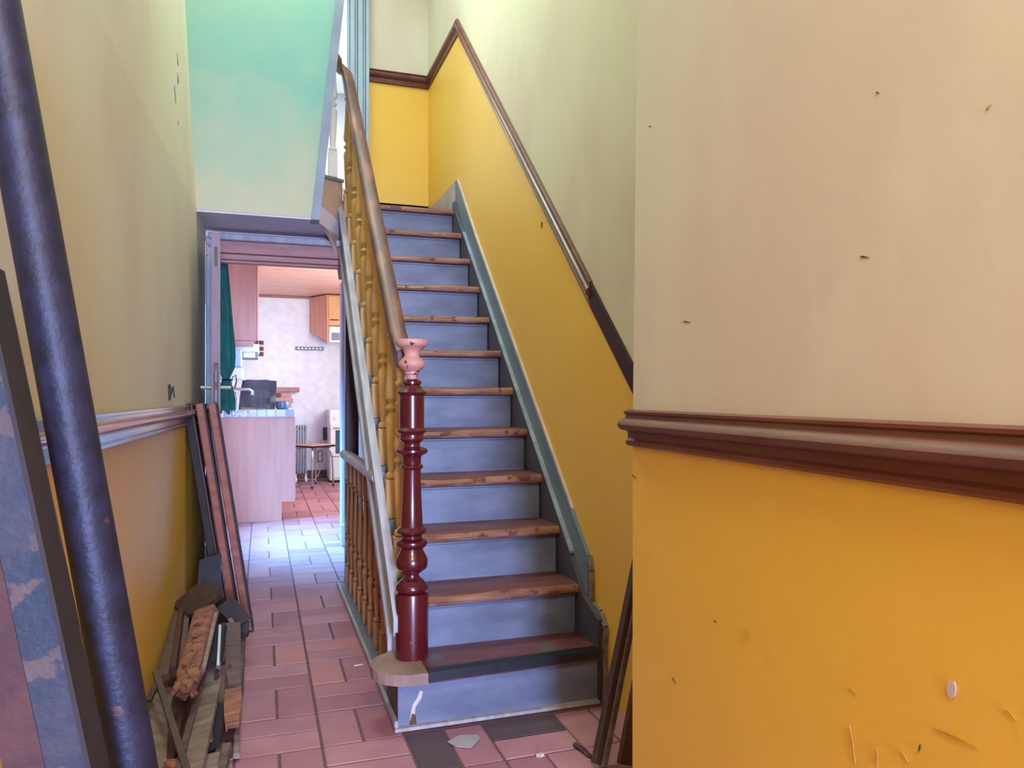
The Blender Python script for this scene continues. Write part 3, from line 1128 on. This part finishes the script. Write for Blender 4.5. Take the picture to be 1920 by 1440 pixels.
# teal curtain tied beside the door
b = MB()
N, Kc = 24, 14
vs, fs = [], []
for k in range(Kc + 1):
    t = k / Kc
    z = 2.03 - .93 * t
    pinch = 1 - .62 * math.exp(-((t - .80) / .06) ** 2)
    right = -.202 + .042 * min(1, t * 1.7)
    wid, mid = (right + .262) * pinch, right - (right + .262) / 2
    for i in range(N):
        a = 2 * math.pi * i / N
        fold = 1 + .15 * math.sin(5 * a + 2 * t)
        x = mid + wid * .5 * math.cos(a) * fold
        y = 4.99 + .035 * pinch * math.sin(a) * fold
        vs.append((x, y, z + (R.uniform(-.04, .02) if k == Kc else 0)))
for k in range(Kc):
    for i in range(N):
        fs.append((k * N + i, k * N + (i + 1) % N, (k + 1) * N + (i + 1) % N, (k + 1) * N + i))
b.add(vs, fs)
cu = b.build('curtain', M['curtain'], None, True)
tag(cu, 'teal green curtain bunched and tied beside the kitchen door', 'curtain')
b = MB()
b.tube([(-.203 + .032 * math.cos(a / 8 * math.pi), 4.99 + .032 * math.sin(a / 8 * math.pi), 1.29) for a in range(17)], .005, 8)
b.tube([(-.175, 4.97, 1.30), (-.152, 4.97, 1.32), (-.147, 4.97, 1.28), (-.157, 4.97, 1.24)], .004, 6)
b.build('tieback', M['black'], cu)

# pale blue doorway at the head of the stairs
d2 = empty('door_2', (.7, YB, LAND), 'pale blue moulded doorway casing at the head of the stairs', 'doorway', None, 'structure')
for k, (xa, xb, yy) in enumerate([(.630, .652, .02), (.656, .690, .05), (.692, .712, .03), (.714, .752, .055), (.754, .772, .04), (.774, .80, .06)]):
    b = MB()
    b.cbox((xa, YB - yy, LAND), (xb, YB + .06, TOP), .004)
    o = b.build('casing_strip', M['blue_frame'])
    o.parent = d2
    o.location = -Vector(d2.location)

# bright room upstairs beyond that doorway
b = MB()
b.box((-.8, 9.40, 2.7), (1.4, 9.5, TOP))
o = b.build('wall_upstairs_room', M['white'])
struct(o, 'pale wall of the bright room upstairs', 'wall')
b = MB()
b.box((-.8, YB, 2.62), (1.4, 9.5, 2.72))
o = b.build('floor_upstairs', M['white'])
struct(o, 'floor of the bright room upstairs', 'floor')
cu_ = empty('ceiling_upstairs', (.4, 8, 4.86), 'white slatted ceiling of the bright room upstairs', 'ceiling', None, 'structure')
b = MB()
b.cbox((-.8, -.058, 0), (.9, .058, .02), .006)
slat = b.mesh('slat', M['white'])
for k in range(26):
    inst('slat', slat, cu_, (0, -1.8 + k * .12, 0))
b = MB()
b.box((-.82, 4.5, 2.6), (-.8, 9.5, TOP))
b.box((1.3, 6.0, 2.6), (1.4, 9.5, TOP))
o = b.build('wall_upstairs_side', M['white'])
struct(o, 'side walls of the bright room upstairs', 'wall')

# ------------------------------------------------------------------ kitchen
b = MB()
KX0, KX1, KYB, KZ = -.42, 2.0, 11.0, 2.6
b.box((KX0, KYB, 0), (KX1, KYB + .1, KZ + .1))
o = b.build('wall_kitchen_back', M['kitchen_wall'])
struct(o, 'pinkish white textured wall at the back of the kitchen', 'wall')
b = MB()
b.box((KX0 - .1, 4.9, 0), (KX0 + .0, 5.3, KZ))
b.box((KX0 - .1, 5.3, 2.3), (KX0, 7.1, KZ))
b.box((KX0 - .1, 5.3, 0), (KX0, 7.1, .9))
b.box((KX0 - .1, 7.1, 0), (KX0, 11.0, KZ))
o = b.build('wall_kitchen_left', M['kitchen_wall'])
struct(o, 'left kitchen wall with the window beyond the open door', 'wall')
b = MB()
b.box((.64, 4.90, 0), (.70, 6.2, KZ))
b.box((.70, 6.1, 0), (2.0, 6.2, KZ))
b.box((2.0, 6.1, 0), (2.1, 11.0, 1.1))
b.box((2.0, 6.1, 2.45), (2.1, 11.0, KZ))
b.box((2.0, 6.1, 1.1), (2.1, 7.2, 2.45))
b.box((2.0, 8.9, 1.1), (2.1, 11.0, 2.45))  # unseen opening, added along with the kitchen fill
o = b.build('wall_kitchen_right', M['kitchen_wall'])
struct(o, 'right kitchen walls beside the passage', 'wall')
b = MB()
b.cbox((.607, 6.06, 0), (.64, 6.22, 2.1), .004)
b.cbox((.598, 6.02, 0), (.645, 6.1, .17), .004)
o = b.build('trim_6', M['lilac'])
struct(o, 'white corner casing with a plinth block inside the kitchen', 'casing')
kc = empty('ceiling_kitchen', (.7, 6.1, KZ), 'pink boarded ceiling of the kitchen', 'ceiling', None, 'structure')
b = MB()
b.cbox((-1.15, .006, 0), (1.35, .194, .02), .006)
pk = b.mesh('plank', M['pink_plank'])
for k in range(25):
    inst('plank', pk, kc, (0, k * .2, R.uniform(0, .002)))
b = MB()
b.box((-1.15, 0, .021), (1.35, 5, .06))
b.build('backing', M['lintel'], kc)
b = MB()
b.box((xl(5), 5.9, 2.2), (.7, 6.1, KZ + .2))
o = b.build('wall_header', M['kitchen_wall'])
struct(o, 'dropped header between the passage and the kitchen', 'wall')
b = MB()
b.box((.45, KYB - .016, 0), (KX1, KYB, .13))
o = b.build('baseboard_kitchen', M['skirt_brown'])
struct(o, 'brown baseboard along the back of the kitchen', 'baseboard')
b = MB()
b.cbox((KX0, KYB - .03, KZ - .035), (1.3, KYB, KZ), .005)
o = b.build('trim_7', M['lintel'])
struct(o, 'thin wooden cornice between kitchen wall and boarded ceiling', 'cornice')

# end cabinet of the counter
kb = empty('kitchen_cabinet', (.0, 7.45, 0), 'pale pink kitchen base cabinet end panel with a toe kick notch', 'cabinet')


def putk(o, par):
    o.parent = par
    o.location = Vector(o.location) - Vector(par.location)
    return o


b = MB()
b.prism_y([(KX0 + .01, 0), (.185, 0), (.185, .18), (.305, .18), (.305, .985), (KX0 + .01, .985)], 7.44, 7.47)
putk(b.build('end_panel', M['pink_wood']), kb)
b = MB()
b.box((KX0 + .01, 7.47, .18), (.29, 9.4, .985))
b.box((KX0 + .01, 7.47, 0), (.185, 9.4, .18))
putk(b.build('carcass', M['pink_wood']), kb)
for k in range(3):
    b = MB()
    b.cbox((.292, 7.48 + k * .64, .2), (.312, 8.10 + k * .64, .96), .004)
    dr = b.build('cabinet_door', M['pink_wood'])
    putk(dr, kb)
    b = MB()
    b.tube([(.312, 7.54 + k * .64, .86), (.335, 7.55 + k * .64, .86), (.335, 7.64 + k * .64, .86), (.312, 7.65 + k * .64, .86)], .006, 8)
    hnd = b.build('handle', M['chrome'], dr)
wt = empty('worktop', (0, 7.42, .985), 'tiled white worktop on the pink kitchen cabinet', 'worktop')
b = MB()
b.box((KX0 + .01, 7.44, .987), (.31, 9.4, 1.055))
putk(b.build('slab', M['worktop']), wt)
for (xa, xb, m) in [(-.33, -.262, 'worktile'), (-.255, -.04, 'mosaic'), (-.036, .045, 'worktile'), (.049, .13, 'worktile'), (.134, .222, 'worktile'), (.226, .30, 'rad')]:
    b = MB()
    b.cbox((xa, 7.425, .99), (xb, 7.445, 1.06), .004)
    o = b.build('edge_tile', M[m])
    putk(o, wt)
    if m == 'mosaic':
        tag(o, 'patterned mosaic tile on the worktop edge')
# things on the worktop
b = MB()
vs, fs = [], []
N, Kc = 20, 8
for k in range(Kc + 1):
    t = k / Kc
    for i in range(N):
        a = 2 * math.pi * i / N
        hw = (.17 - .015 * t + .006 * math.sin(3 * a + 4 * t))
        hd = .075 - .045 * t
        x = hw * max(-1, min(1, 1.25 * math.cos(a)))
        y = hd * max(-1, min(1, 1.25 * math.sin(a))) * (1 + .18 * math.sin(7 * a + 5 * t))
        vs.append((x + .03 * t, y, .285 * t + (R.uniform(-.008, .008) if k == Kc else 0)))
for k in range(Kc):
    for i in range(N):
        fs.append((k * N + i, k * N + (i + 1) % N, (k + 1) * N + (i + 1) % N, (k + 1) * N + i))
fs.append(tuple(range(N - 1, -1, -1)))
b.add(vs, fs)
bagT = b.build('bag', M['bag'], None, True, (-.045, 7.78, 1.056))
tag(bagT, 'charcoal plastic bag standing on the tiled worktop', 'bag')
b = MB()
b.lathe([(.05, 0), (.062, .01), (.065, .05), (.062, .075), (.056, .08), (.052, .07), (.05, .02), (.01, .015)], seg=18)
o = b.build('pot', M['bluepot'], None, True, (.20, 7.78, 1.056))
tag(o, 'small blue enamel pot right of the charcoal bag', 'pot')
b = MB()
b.cbox((-.06, -.045, 0), (.05, .045, .10), .008)
o = b.build('carton', M['appl'], None, False, (-.30, 7.50, 1.056))
tag(o, 'small white box left of the charcoal bag on the worktop', 'box')
b = MB()
vs, fs = [], []
for k in range(9):
    t = k / 8
    for (dx, dz) in [(-.02, 0), (.02, 0), (.022, .012), (0, .022), (-.022, .012)]:
        vs.append((-.12 + .24 * t, dx * (1 - .5 * t), dz * (1.2 - .7 * t)))
for k in range(8):
    for i in range(5):
        fs.append((k * 5 + i, k * 5 + (i + 1) % 5, k * 5 + 5 + (i + 1) % 5, k * 5 + 5 + i))
fs += [(4, 3, 2, 1, 0), tuple(range(40, 45))]
b.add(vs, fs)
o = b.build('cloth', M['cream'], None, True, (-.06, 7.49, 1.056))
tag(o, 'crumpled cream cloth in front of the charcoal bag', 'cloth')
# boiler with its tap
bo = empty('water_heater', (-.235, 7.60, 1.36), 'pale blue water heater with swan neck tap above the worktop', 'water heater')
b = MB()
b.cbox((-.13, -.11, .1), (.06, .11, .27), .01)
b.build('casing', M['boiler'], bo)
b = MB()
b.cbox((-.13, -.115, -.02), (.075, .115, .098), .01)
b.build('control_box', M['appl'], bo)
b = MB()
b.tube([(.045, -.115, .03), (.045, -.145, .03)], .026, 16)
b.build('knob', M['appl'], bo)
b = MB()
b.tube([(-.03, -.06, -.02), (-.03, -.06, -.08), (-.01, -.08, -.105), (.05, -.13, -.11), (.13, -.2, -.11), (.155, -.22, -.125), (.155, -.22, -.165)], .014, 10)
b.build('spout', M['chrome'], bo)
b = MB()
b.tube([(-.05, -.10, -.02), (-.05, -.13, -.11), (0, -.19, -.14), (.02, -.2, -.2), (.02, -.2, -.30)], .012, 10)
b.build('pipe', M['chrome'], bo)
# left wall cabinet and its extractor
wc = empty('wall_cabinet', (-.2, 7.6, 1.67), 'tall pink wooden wall cabinet hanging left in the kitchen', 'cabinet')
b = MB()
b.box((KX0 + .01, 7.60, 1.72), (-.035, 9.2, KZ - .02))
putk(b.build('carcass', M['pink_wood']), wc)
b = MB()
b.cbox((KX0 + .01, 7.585, 1.72), (-.05, 7.60, KZ - .02), .002)
b.cbox((KX0 + .01, 7.59, 1.665), (-.07, 7.61, 1.717), .003)
putk(b.build('side_panel', M['pink_wood']), wc)
b = MB()
b.cbox((-.048, 7.59, 1.72), (-.028, 8.4, KZ - .02), .003)
putk(b.build('cabinet_door', M['pink_wood']), wc)
eh = empty('extractor', (-.14, 8.0, 1.58), 'small white extractor unit below the left wall cabinet', 'extractor')
b = MB()
b.cbox((KX0 + .02, 7.75, 1.62), (-.02, 8.3, 1.70), .006)
putk(b.build('housing', M['appl']), eh)
b = MB()
b.cbox((-.19, 7.9, 1.56), (-.03, 8.2, 1.62), .004)
putk(b.build('filter', M['grille']), eh)
b = MB()
b.cbox((-.17, 7.89, 1.57), (-.06, 7.90, 1.625), .002)
putk(b.build('label_plate', M['appl']), eh)
# three small switches
for k, z in enumerate((1.93, 1.845, 1.77)):
    b = MB()
    b.cbox((-.04, KYB - .025, z - .028), (.03, KYB, z + .028), .005)
    b.cbox((-.02, KYB - .032, z - .012), (.01, KYB - .024, z + .012), .002)
    o = b.build('switch', M['brickdark'])
    tag(o, '%s of three small brown switches on the kitchen back wall' % ['topmost', 'middle', 'lowest'][k], 'switch', 'wall switches in the kitchen')
# knife strip
b = MB()
b.cbox((.46, KYB - .02, 1.835), (.845, KYB, 1.885), .004)
o = b.build('knife_rack', M['grille'])
tag(o, 'dark magnetic strip mounted level on the kitchen back wall', 'rack')
b = MB()
b.cbox((-.012, -.001, -.011), (.012, .001, .011), .0005)
mm = b.mesh('mount', M['chrome'])
for k in range(7):
    inst('mount', mm, o, (.50 + k * .05, KYB - .0212, 1.861))
# mantel on brick pier
mp_ = empty('mantel', (.32, 10.9, 1.0), 'brown mantel shelf on a small pale brick pier behind the bag', 'mantel')
b = MB()
b.cbox((-.05, 10.70, 1.24), (.50, KYB, 1.305), .006)
putk(b.build('shelf', M['lintel']), mp_)
b = MB()
b.box((.0, 10.76, 0), (.40, KYB, 1.24))
putk(b.build('pier', M['mortar']), mp_)
bk = MB()
bk.cbox((-.06, -.01, -.032), (.06, .012, .032), .004)
bme = bk.mesh('brick', M['brick'])
bmd = bme.copy()
bmd.materials[0] = M['brickdark']
for r_ in range(5):
    for c_ in range(3):
        x = .065 + c_ * .132 + (.03 if r_ % 2 else 0)
        if x > .36:
            x = .345
        o = inst('brick', bmd if (r_, c_) in ((0, 1), (3, 0)) else bme, None, (x, 10.757, 1.195 - r_ * .074))
        putk(o, mp_)
# right wall cabinet with hood
rc = empty('wall_cabinet', (1.1, 10.6, 1.95), 'warm pine wall cabinet at the right of the kitchen back wall', 'cabinet')
b = MB()
b.add([(.655, 10.98, 2.58), (.86, 10.55, 2.58), (.86, 10.55, 1.93), (.655, 10.98, 2.10), (.675, 10.99, 2.58), (.88, 10.56, 2.58), (.88, 10.56, 1.93), (.675, 10.99, 2.10)],
      [(0, 1, 2, 3), (4, 7, 6, 5), (0, 4, 5, 1), (1, 5, 6, 2), (2, 6, 7, 3), (3, 7, 4, 0)])
putk(b.build('side_panel', M['cab_pink']), rc)
b = MB()
b.box((.88, 10.57, 2.16), (1.6, KYB, 2.58))
putk(b.build('carcass', M['orange_wood']), rc)
b = MB()
b.cbox((.882, 10.548, 2.17), (1.3, 10.57, 2.565), .004)
dr = b.build('cabinet_door', M['orange_wood'])
putk(dr, rc)
b = MB()
b.tube([(.90, 10.548, 2.235), (.91, 10.53, 2.235), (1.0, 10.53, 2.235), (1.01, 10.548, 2.235)], .007, 8)
o = b.build('handle', M['brown_wood'], dr)
hd = empty('range_hood', (1.1, 10.6, 1.93), 'white range hood with grey grille below the pine cabinet', 'hood')
b = MB()
b.cbox((.885, 10.56, 1.93), (1.5, KYB, 2.15), .006)
putk(b.build('housing', M['appl']), hd)
for k in range(7):
    b = MB()
    b.box((.92 + k * .022, 10.552, 1.955), (.935 + k * .022, 10.56, 2.06))
    putk(b.build('grille_slat', M['grille']), hd)
# cooker
ck = empty('cooker', (1.15, 10.45, 0), 'white cooker with dark oven window at the right of the kitchen', 'cooker')
b = MB()
b.cbox((.885, 10.46, .03), (1.45, KYB - .03, 1.0), .008)
putk(b.build('body', M['appl']), ck)
b = MB()
b.cbox((.895, 10.435, .36), (1.44, 10.46, .80), .006)
od = b.build('oven_door', M['appl'])
putk(od, ck)
b = MB()
b.cbox((.96, 10.43, .40), (1.38, 10.437, .72), .003)
o = b.build('oven_window', M['glass_dark'], od)
b = MB()
b.tube([(.94, 10.435, .755), (.94, 10.41, .755), (1.4, 10.41, .755), (1.4, 10.435, .755)], .009, 8)
o = b.build('handle', M['chrome'], od)
for k in range(4):
    b = MB()
    b.tube([(.96 + k * .1, 10.46, .89), (.96 + k * .1, 10.44, .89)], .02, 14)
    putk(b.build('knob', M['appl']), ck)
b = MB()
b.cbox((.895, 10.445, .06), (1.44, 10.46, .33), .004)
putk(b.build('drawer', M['appl']), ck)
b = MB()
b.box((.90, 10.5, 0), (1.43, KYB - .05, .03))
putk(b.build('foot', M['black']), ck)
# stool
sl = empty('stool', (.655, 10.12, 0), 'metal legged stool with dark edged seat before the kitchen wall', 'stool')
b = MB()
b.cbox((-.19, -.19, .525), (.19, .19, .555), .01)
b.build('seat', M['pink_wood'], sl)
b = MB()
for s in ((-.193, -.193, .193, -.183), (-.193, .183, .193, .193), (-.193, -.193, -.183, .193), (.183, -.193, .193, .193)):
    b.box((s[0], s[1], .52), (s[2], s[3], .545))
b.build('seat_edge', M['black'], sl)
for sx in (-1, 1):
    for sy in (-1, 1):
        b = MB()
        b.tube([(sx * .06, sy * .06, .515), (sx * .13, sy * .13, .505), (sx * .155, sy * .155, .47), (sx * .165, sy * .165, .40), (sx * .175, sy * .175, .02)], .011, 8)
        lg = b.build('leg', M['chrome'], sl, True)
        b = MB()
        b.tube([(sx * .175, sy * .175, .03), (sx * .175, sy * .175, 0)], .014, 8)
        b.build('rubber_foot', M['black'], lg)
sl.rotation_euler = (0, 0, math.radians(36))
# oil radiator on castors
ra = empty('radiator', (.50, 10.70, 0), 'grey column radiator on castors between cabinet and stool', 'radiator')
for k in range(5):
    b = MB()
    b.cbox((-.075 + k * .036, -.07, .12), (-.049 + k * .036, .07, .79), .010)
    b.build('column', M['rad'], ra)
b = MB()
b.tube([(-.08, 0, .17), (.10, 0, .17)], .02, 10)
b.tube([(-.08, 0, .74), (.10, 0, .74)], .02, 10)
b.build('header', M['rad'], ra)
for k, (x, y) in enumerate(((-.05, -.08), (.085, -.08), (-.05, .08), (.085, .08))):
    b = MB()
    b.tube([(x - .014, y, .035), (x + .014, y, .035)], .035, 14)
    b.box((x - .006, y - .02, .035), (x + .006, y + .02, .12))
    b.build('castor', M['appl'], ra)
# socket and cord
b = MB()
b.cbox((.755, KYB - .02, .24), (.835, KYB, .41), .006)
o = b.build('socket', M['brick'])
tag(o, 'pink double wall socket beside the cooker', 'socket')
b = MB()
b.box((.775, KYB - .024, .27), (.815, KYB - .019, .32))
b.box((.775, KYB - .024, .335), (.815, KYB - .019, .385))
b.build('outlet', M['appl'], o)
b = MB()
b.tube([(.80, KYB - .03, .26), (.80, KYB - .06, .16), (.76, 10.88, .06), (.70, 10.8, .012), (.64, 10.9, .008), (.59, 10.93, .008)], .007, 8)
o = b.build('cord', M['appl'], None, True)
tag(o, 'white cable trailing from the socket along the kitchen floor', 'cable')
b = MB()
b.cbox((-.03, -.02, 0), (.03, .02, .18), .006)
b.cbox((-.02, -.03, .05), (.02, -.018, .12), .003)
o = b.build('box', M['black'], None, False, (.86, 10.90, .56))
tag(o, 'black gadget on the kitchen wall left of the cooker', 'gadget')

# ------------------------------------------------------------------ steel leaning at the left
b = MB()
p_top, p_bot = Vector((-.390, 1.34, 1.80)), Vector((-.105, 1.34, 0.012))
ext = p_top + (p_top - p_bot) * .035
ax = (ext - p_bot).normalized()
q = ax.to_track_quat('Z', 'Y').to_matrix()
seg, vs, fs = 36, [], []
L = (ext - p_bot).length
for k, (r, z) in enumerate([(.031, 0), (.036, 0), (.036, L), (.031, L), (.031, 0)]):
    for i in range(seg):
        a = 2 * math.pi * i / seg
        vs.append(q @ Vector((r * math.cos(a), r * math.sin(a), z)))
for k in range(4):
    for i in range(seg):
        fs.append((k * seg + i, k * seg + (i + 1) % seg, (k + 1) * seg + (i + 1) % seg, (k + 1) * seg + i))
b.add(vs, fs)
o = b.build('steel_pipe', M['pipe'], None, True, p_bot)
tag(o, 'thick blue-grey rusty steel pipe leaning against the left wall', 'pipe')
# steel channel: blue chipped web, rusty flange
ch = empty('steel_channel', (-.13, 1.19, 0), 'chipped blue steel beam with a rusty flange leaning beside the pipe', 'beam')
b = MB()
p0, p1 = Vector((-.125, 1.19, .01)), Vector((-.385, 1.235, 1.36))
d = (p1 - p0).normalized()
toc = Vector((0.0, -1, 0))
s = d.cross(toc).normalized()
nrm = s.cross(d).normalized()


def plate(name, m, s0, s1, n0, n1, lab, frac=1.0):
    b = MB()
    vs = []
    for p in (p0, p0 + (p1 - p0) * frac):
        for (a, c) in ((s0, n0), (s1, n0), (s1, n1), (s0, n1)):
            vs.append(p + s * a + nrm * c)
    b.add(vs, [(0, 1, 2, 3), (7, 6, 5, 4), (0, 4, 5, 1), (1, 5, 6, 2), (2, 6, 7, 3), (3, 7, 4, 0)])
    o = b.build(name, m)
    putk(o, ch)
    tag(o, lab)


plate('web', M['steel_blue'], -.039, .039, -.004, .004, 'chipped blue face of the beam')
plate('flange', M['black_wood'], .033, .039, .004, .085, 'side flange of the beam, coloured dark for the shaded gap')  # black colour stands in for the shaded gap beside the pipe
plate('flange', M['rust'], -.086, -.037, .0, .006, 'rusty brown flange left of the blue face', .80)
# ------------------------------------------------------------------ boards leaning at the left wall
for k, (x0, m, lab) in enumerate([(-.175, ('black_wood', 'dark_wood'), 'dark edged long board leaning on the left wall, nearest the wall'),
                                  (-.118, ('red_wood', 'black_wood'), 'reddish edged long board leaning between two others at the left wall'),
                                  (-.062, ('red_wood', 'black_wood'), 'outermost reddish edged long board leaning by the kitchen doorway')]):
    b = MB()
    top = (x0 - .172, 4.00 + .02 * k, 1.15)
    bot = (x0, 3.98 + .02 * k, .01 if k else .05)
    b.bar(bot, top, .036, .10, up=(0, 1, 0))
    o = b.build('leaning_board', M[m[0]])
    tag(o, lab, 'board', 'long boards leaning at the left wall')
    b = MB()
    b.bar(Vector(bot) + Vector((.022, .0, 0)), Vector(top) + Vector((.022, .0, 0)), .008, .096, up=(0, 1, 0))
    b.build('painted_face', M[m[1]], o)

# ------------------------------------------------------------------ heap of broken timber
sC, cC = math.sin(math.atan(470 / 1400)), math.cos(math.atan(470 / 1400))


def at(zx, zy, z):
    """point at height z for a spot surveyed on the photograph's enlarged pile crop"""
    px, py = 260 + zx / 3.273, 1000 + zy / 3.273
    u, v = (px - 960) / 1400, (742 - py) / 1400
    t = (z - 1.19) / v
    p = Vector(((sC + u * cC) * t, (cC - u * sC) * t, z))
    p.x = max(p.x, xl(p.y) + .022)
    return p


HEAP = 'heap of broken timber at the left wall'
pieces = [
    # name, material, a, b, width, thick, jag, roll, label
    ('timber_batten', 'grey_wood', (235, 450, .25), (150, 890, .17), .040, .025, 0, .3, 'grey batten in the timber heap, closest to the left wall'),
    ('timber_batten', 'brown_wood', (268, 475, .25), (215, 850, .18), .022, .04, 0, .2, 'thin brown batten second from the left wall in the timber heap'),
    ('timber_batten', 'grey_wood', (297, 470, .25), (255, 840, .17), .022, .04, 0, -.2, 'thin grey batten beside the splintered beam'),
    ('splintered_beam', 'raw_wood', (420, 480, .30), (285, 990, .16), .085, .05, .02, .4, 'splintered pale beam lying on top of the timber heap'),
    ('timber_lath', 'cream', (475, 490, .31), (397, 840, .22), .014, .012, 0, 0, 'thin pale lath along the splintered beam'),
    ('painted_board', 'cream', (455, 850, .12), (300, 1500, .05), .085, .02, 0, .25, 'long cream moulded board lying towards the viewer in the heap'),
    ('painted_board', 'cream', (190, 960, .10), (70, 1480, .06), .10, .02, 0, -.5, 'cream board lying along the foot of the left wall'),
    ('iron_strip', 'dark_wood', (105, 850, .22), (300, 1470, .06), .022, .01, 0, 0, 'thin dark strip crossing the cream boards'),
    ('plank', 'grey_wood', (575, 560, .19), (583, 950, .12), .062, .02, .012, 0, 'grey plank on the passage side of the timber heap'),
    ('plank_stub', 'raw_wood', (583, 965, .11), (575, 1190, .09), .055, .03, .016, .1, 'broken raw stub below the grey plank'),
    ('timber_lath', 'cream', (606, 1060, .05), (600, 1365, .02), .02, .02, 0, 0, 'pale square lath lying out on the floor tiles'),
    ('timber_bracket', 'black_wood', (520, 430, .26), (640, 560, .17), .09, .03, .01, .5, 'dark bent timber under the leaning boards'),
    ('timber_bracket', 'black_wood', (640, 540, .17), (640, 640, .10), .05, .03, .01, .2, 'short dark timber end hanging below the bent piece'),
    ('timber_lath', 'cream', (560, 530, .20), (610, 610, .17), .02, .015, 0, .2, 'short pale lath across the grey plank'),
    ('square_board', 'dark_wood', (300, 370, .30), (440, 440, .30), .16, .02, .01, .6, 'dark square board tilted behind the splintered beam'),
    ('metal_plate', 'plate', (440, 150, .42), (425, 400, .30), .10, .012, 0, .3, 'dull blue plate standing behind the timber heap'),
    ('drawer_part', 'black_wood', (480, 580, .24), (450, 800, .16), .075, .03, 0, .3, 'black drawer side between splintered beam and grey plank'),
    ('metal_rail', 'chrome', (500, 570, .26), (487, 820, .17), .012, .016, 0, 0, 'bright metal runner along the black drawer side'),
    ('metal_rail', 'chrome', (525, 570, .24), (495, 830, .15), .008, .016, 0, 0, 'second thinner metal runner by the black drawer side'),
    ('timber_batten', 'grey_wood', (430, 1050, .07), (432, 1295, .04), .03, .03, 0, .3, 'short rounded grey batten right of the long cream board'),
    ('dark_plank', 'black_wood', (500, 1060, .08), (445, 1340, .03), .05, .02, .01, .4, 'black plank end lying in the middle of the heap'),
    ('timber_batten', 'brown_wood', (520, 830, .14), (520, 1060, .07), .06, .03, .015, .1, 'brown broken end below the drawer side'),
    ('timber_batten', 'grey_wood', (540, 1310, .04), (500, 1480, .02), .03, .03, .01, .1, 'stubby grey end at the front of the heap'),
    ('painted_board', 'cream', (430, 1370, .035), (400, 1520, .02), .07, .02, 0, .1, 'cream board end at the very front of the heap'),
    ('stick', 'dark_wood', (100, 940, .20), (60, 1030, .17), .02, .014, 0, 0, 'short dark stick poking out by the left wall'),
    ('plank', 'brown_wood', (560, 1180, .045), (500, 1400, .02), .05, .02, .012, .1, 'brown plank piece at the edge of the floor tiles'),
    ('timber_batten', 'dark_wood', (260, 1000, .10), (170, 1440, .04), .05, .03, 0, .3, 'dark timber between the two long cream boards'),
    ('plank', 'dark_wood', (340, 500, .22), (330, 760, .16), .09, .02, 0, .4, 'dark plank under the splintered beam'),
    ('plank', 'grey_wood', (620, 640, .09), (600, 1000, .03), .05, .02, 0, .5, 'low grey plank beneath the passage side of the heap'),
    ('splintered_block', 'raw_wood', (250, 1460, .05), (200, 1400, .06), .06, .03, .014, .3, 'splintered raw block by the dark strip at the front'),
]
for nm, m, a, c, wd, th, jag, roll, lab in pieces:
    b = MB()
    pa, pb = at(*a), at(*c)
    for p in (pa, pb):
        p.z = max(p.z, th / 2 + .004)
    b.bar(pa, pb, wd, th, jag=jag, roll=roll)
    o = b.build(nm, M[m])
    tag(o, lab, 'timber', HEAP)
    if nm == 'splintered_beam':
        b2 = MB()
        dd = (pb - pa).normalized()
        sd = dd.cross(Vector((0, 0, 1))).normalized()
        for k in range(7):
            p = pb + sd * R.uniform(-.035, .035) - dd * R.uniform(0, .05) + Vector((0, 0, R.uniform(-.01, .03)))
            b2.bar(p, p + dd * R.uniform(.02, .06) + Vector((0, 0, R.uniform(-.005, .02))), .02, .014, jag=.008, roll=k)
        for k in range(5):
            p = pa + (pb - pa) * (.15 + .16 * k) + Vector((0, 0, .03))
            b2.bar(p, p + dd * .07 + sd * R.uniform(-.03, .03), .034, .012, jag=.012, roll=.3)
        b2.build('splinters', M['raw_wood'], o)
    if nm == 'painted_board' and wd > .08:
        b2 = MB()
        dd = (pb - pa).normalized()
        sd = dd.cross(Vector((0, 0, 1))).normalized()
        b2.bar(pa + sd * .03 + Vector((0, 0, th * .7)), pb + sd * .03 + Vector((0, 0, th * .7)), .02, .012, roll=roll)
        b2.build('moulding', M['grey_wood'], o)

# ------------------------------------------------------------------ boards leaning behind the right pier
b = MB()
b.bar((1.02, 2.17, .015), (1.262, 2.33, .66), .045, .03, up=(0, 1, 0))
o = b.build('moulded_board', M['dark_wood'])
tag(o, 'dark moulded length leaning on the stair wall beside the pier', 'board')
b = MB()
b.bar((1.028, 2.145, .02), (1.266, 2.305, .655), .018, .012, up=(0, 1, 0))
b.build('bead', M['grey_wood'], o)
b = MB()
b.bar((1.11, 2.12, .02), (1.262, 2.20, .50), .10, .02, up=(0, 1, 0))
o = b.build('wood_offcut', M['brown_wood'])
tag(o, 'reddish offcut leaning behind the dark moulded length', 'board')

# ------------------------------------------------------------------ bits on the floor
b = MB()
b.prism_z([(.605, 2.50), (.655, 2.535), (.715, 2.52), (.72, 2.49), (.67, 2.43), (.625, 2.455)], .0015, .0035)
o = b.build('paper_scrap', M['paper'])
tag(o, 'torn grey paper scrap on the tiles before the stairs', 'paper')
b = MB()
b.bar((1.005, 2.33, .008), (1.03, 2.23, .008), .012, .01, jag=.01)
o = b.build('wood_splinter', M['dark_wood'])
tag(o, 'dark wood splinter on the tiles beside the pier', 'splinter')
b = MB()
b.bar((.86, 2.31, .006), (.885, 2.30, .006), .016, .008, jag=.006)
o = b.build('plaster_crumb', M['plaster'])
tag(o, 'pale plaster crumb on the tiles near the paper scrap', 'crumb')
b = MB()
b.bar((.385, 3.325, .006), (.425, 3.33, .006), .006, .006)
o = b.build('wood_chip', M['plaster'])
tag(o, 'pale sliver lying against the screen plinth', 'splinter')
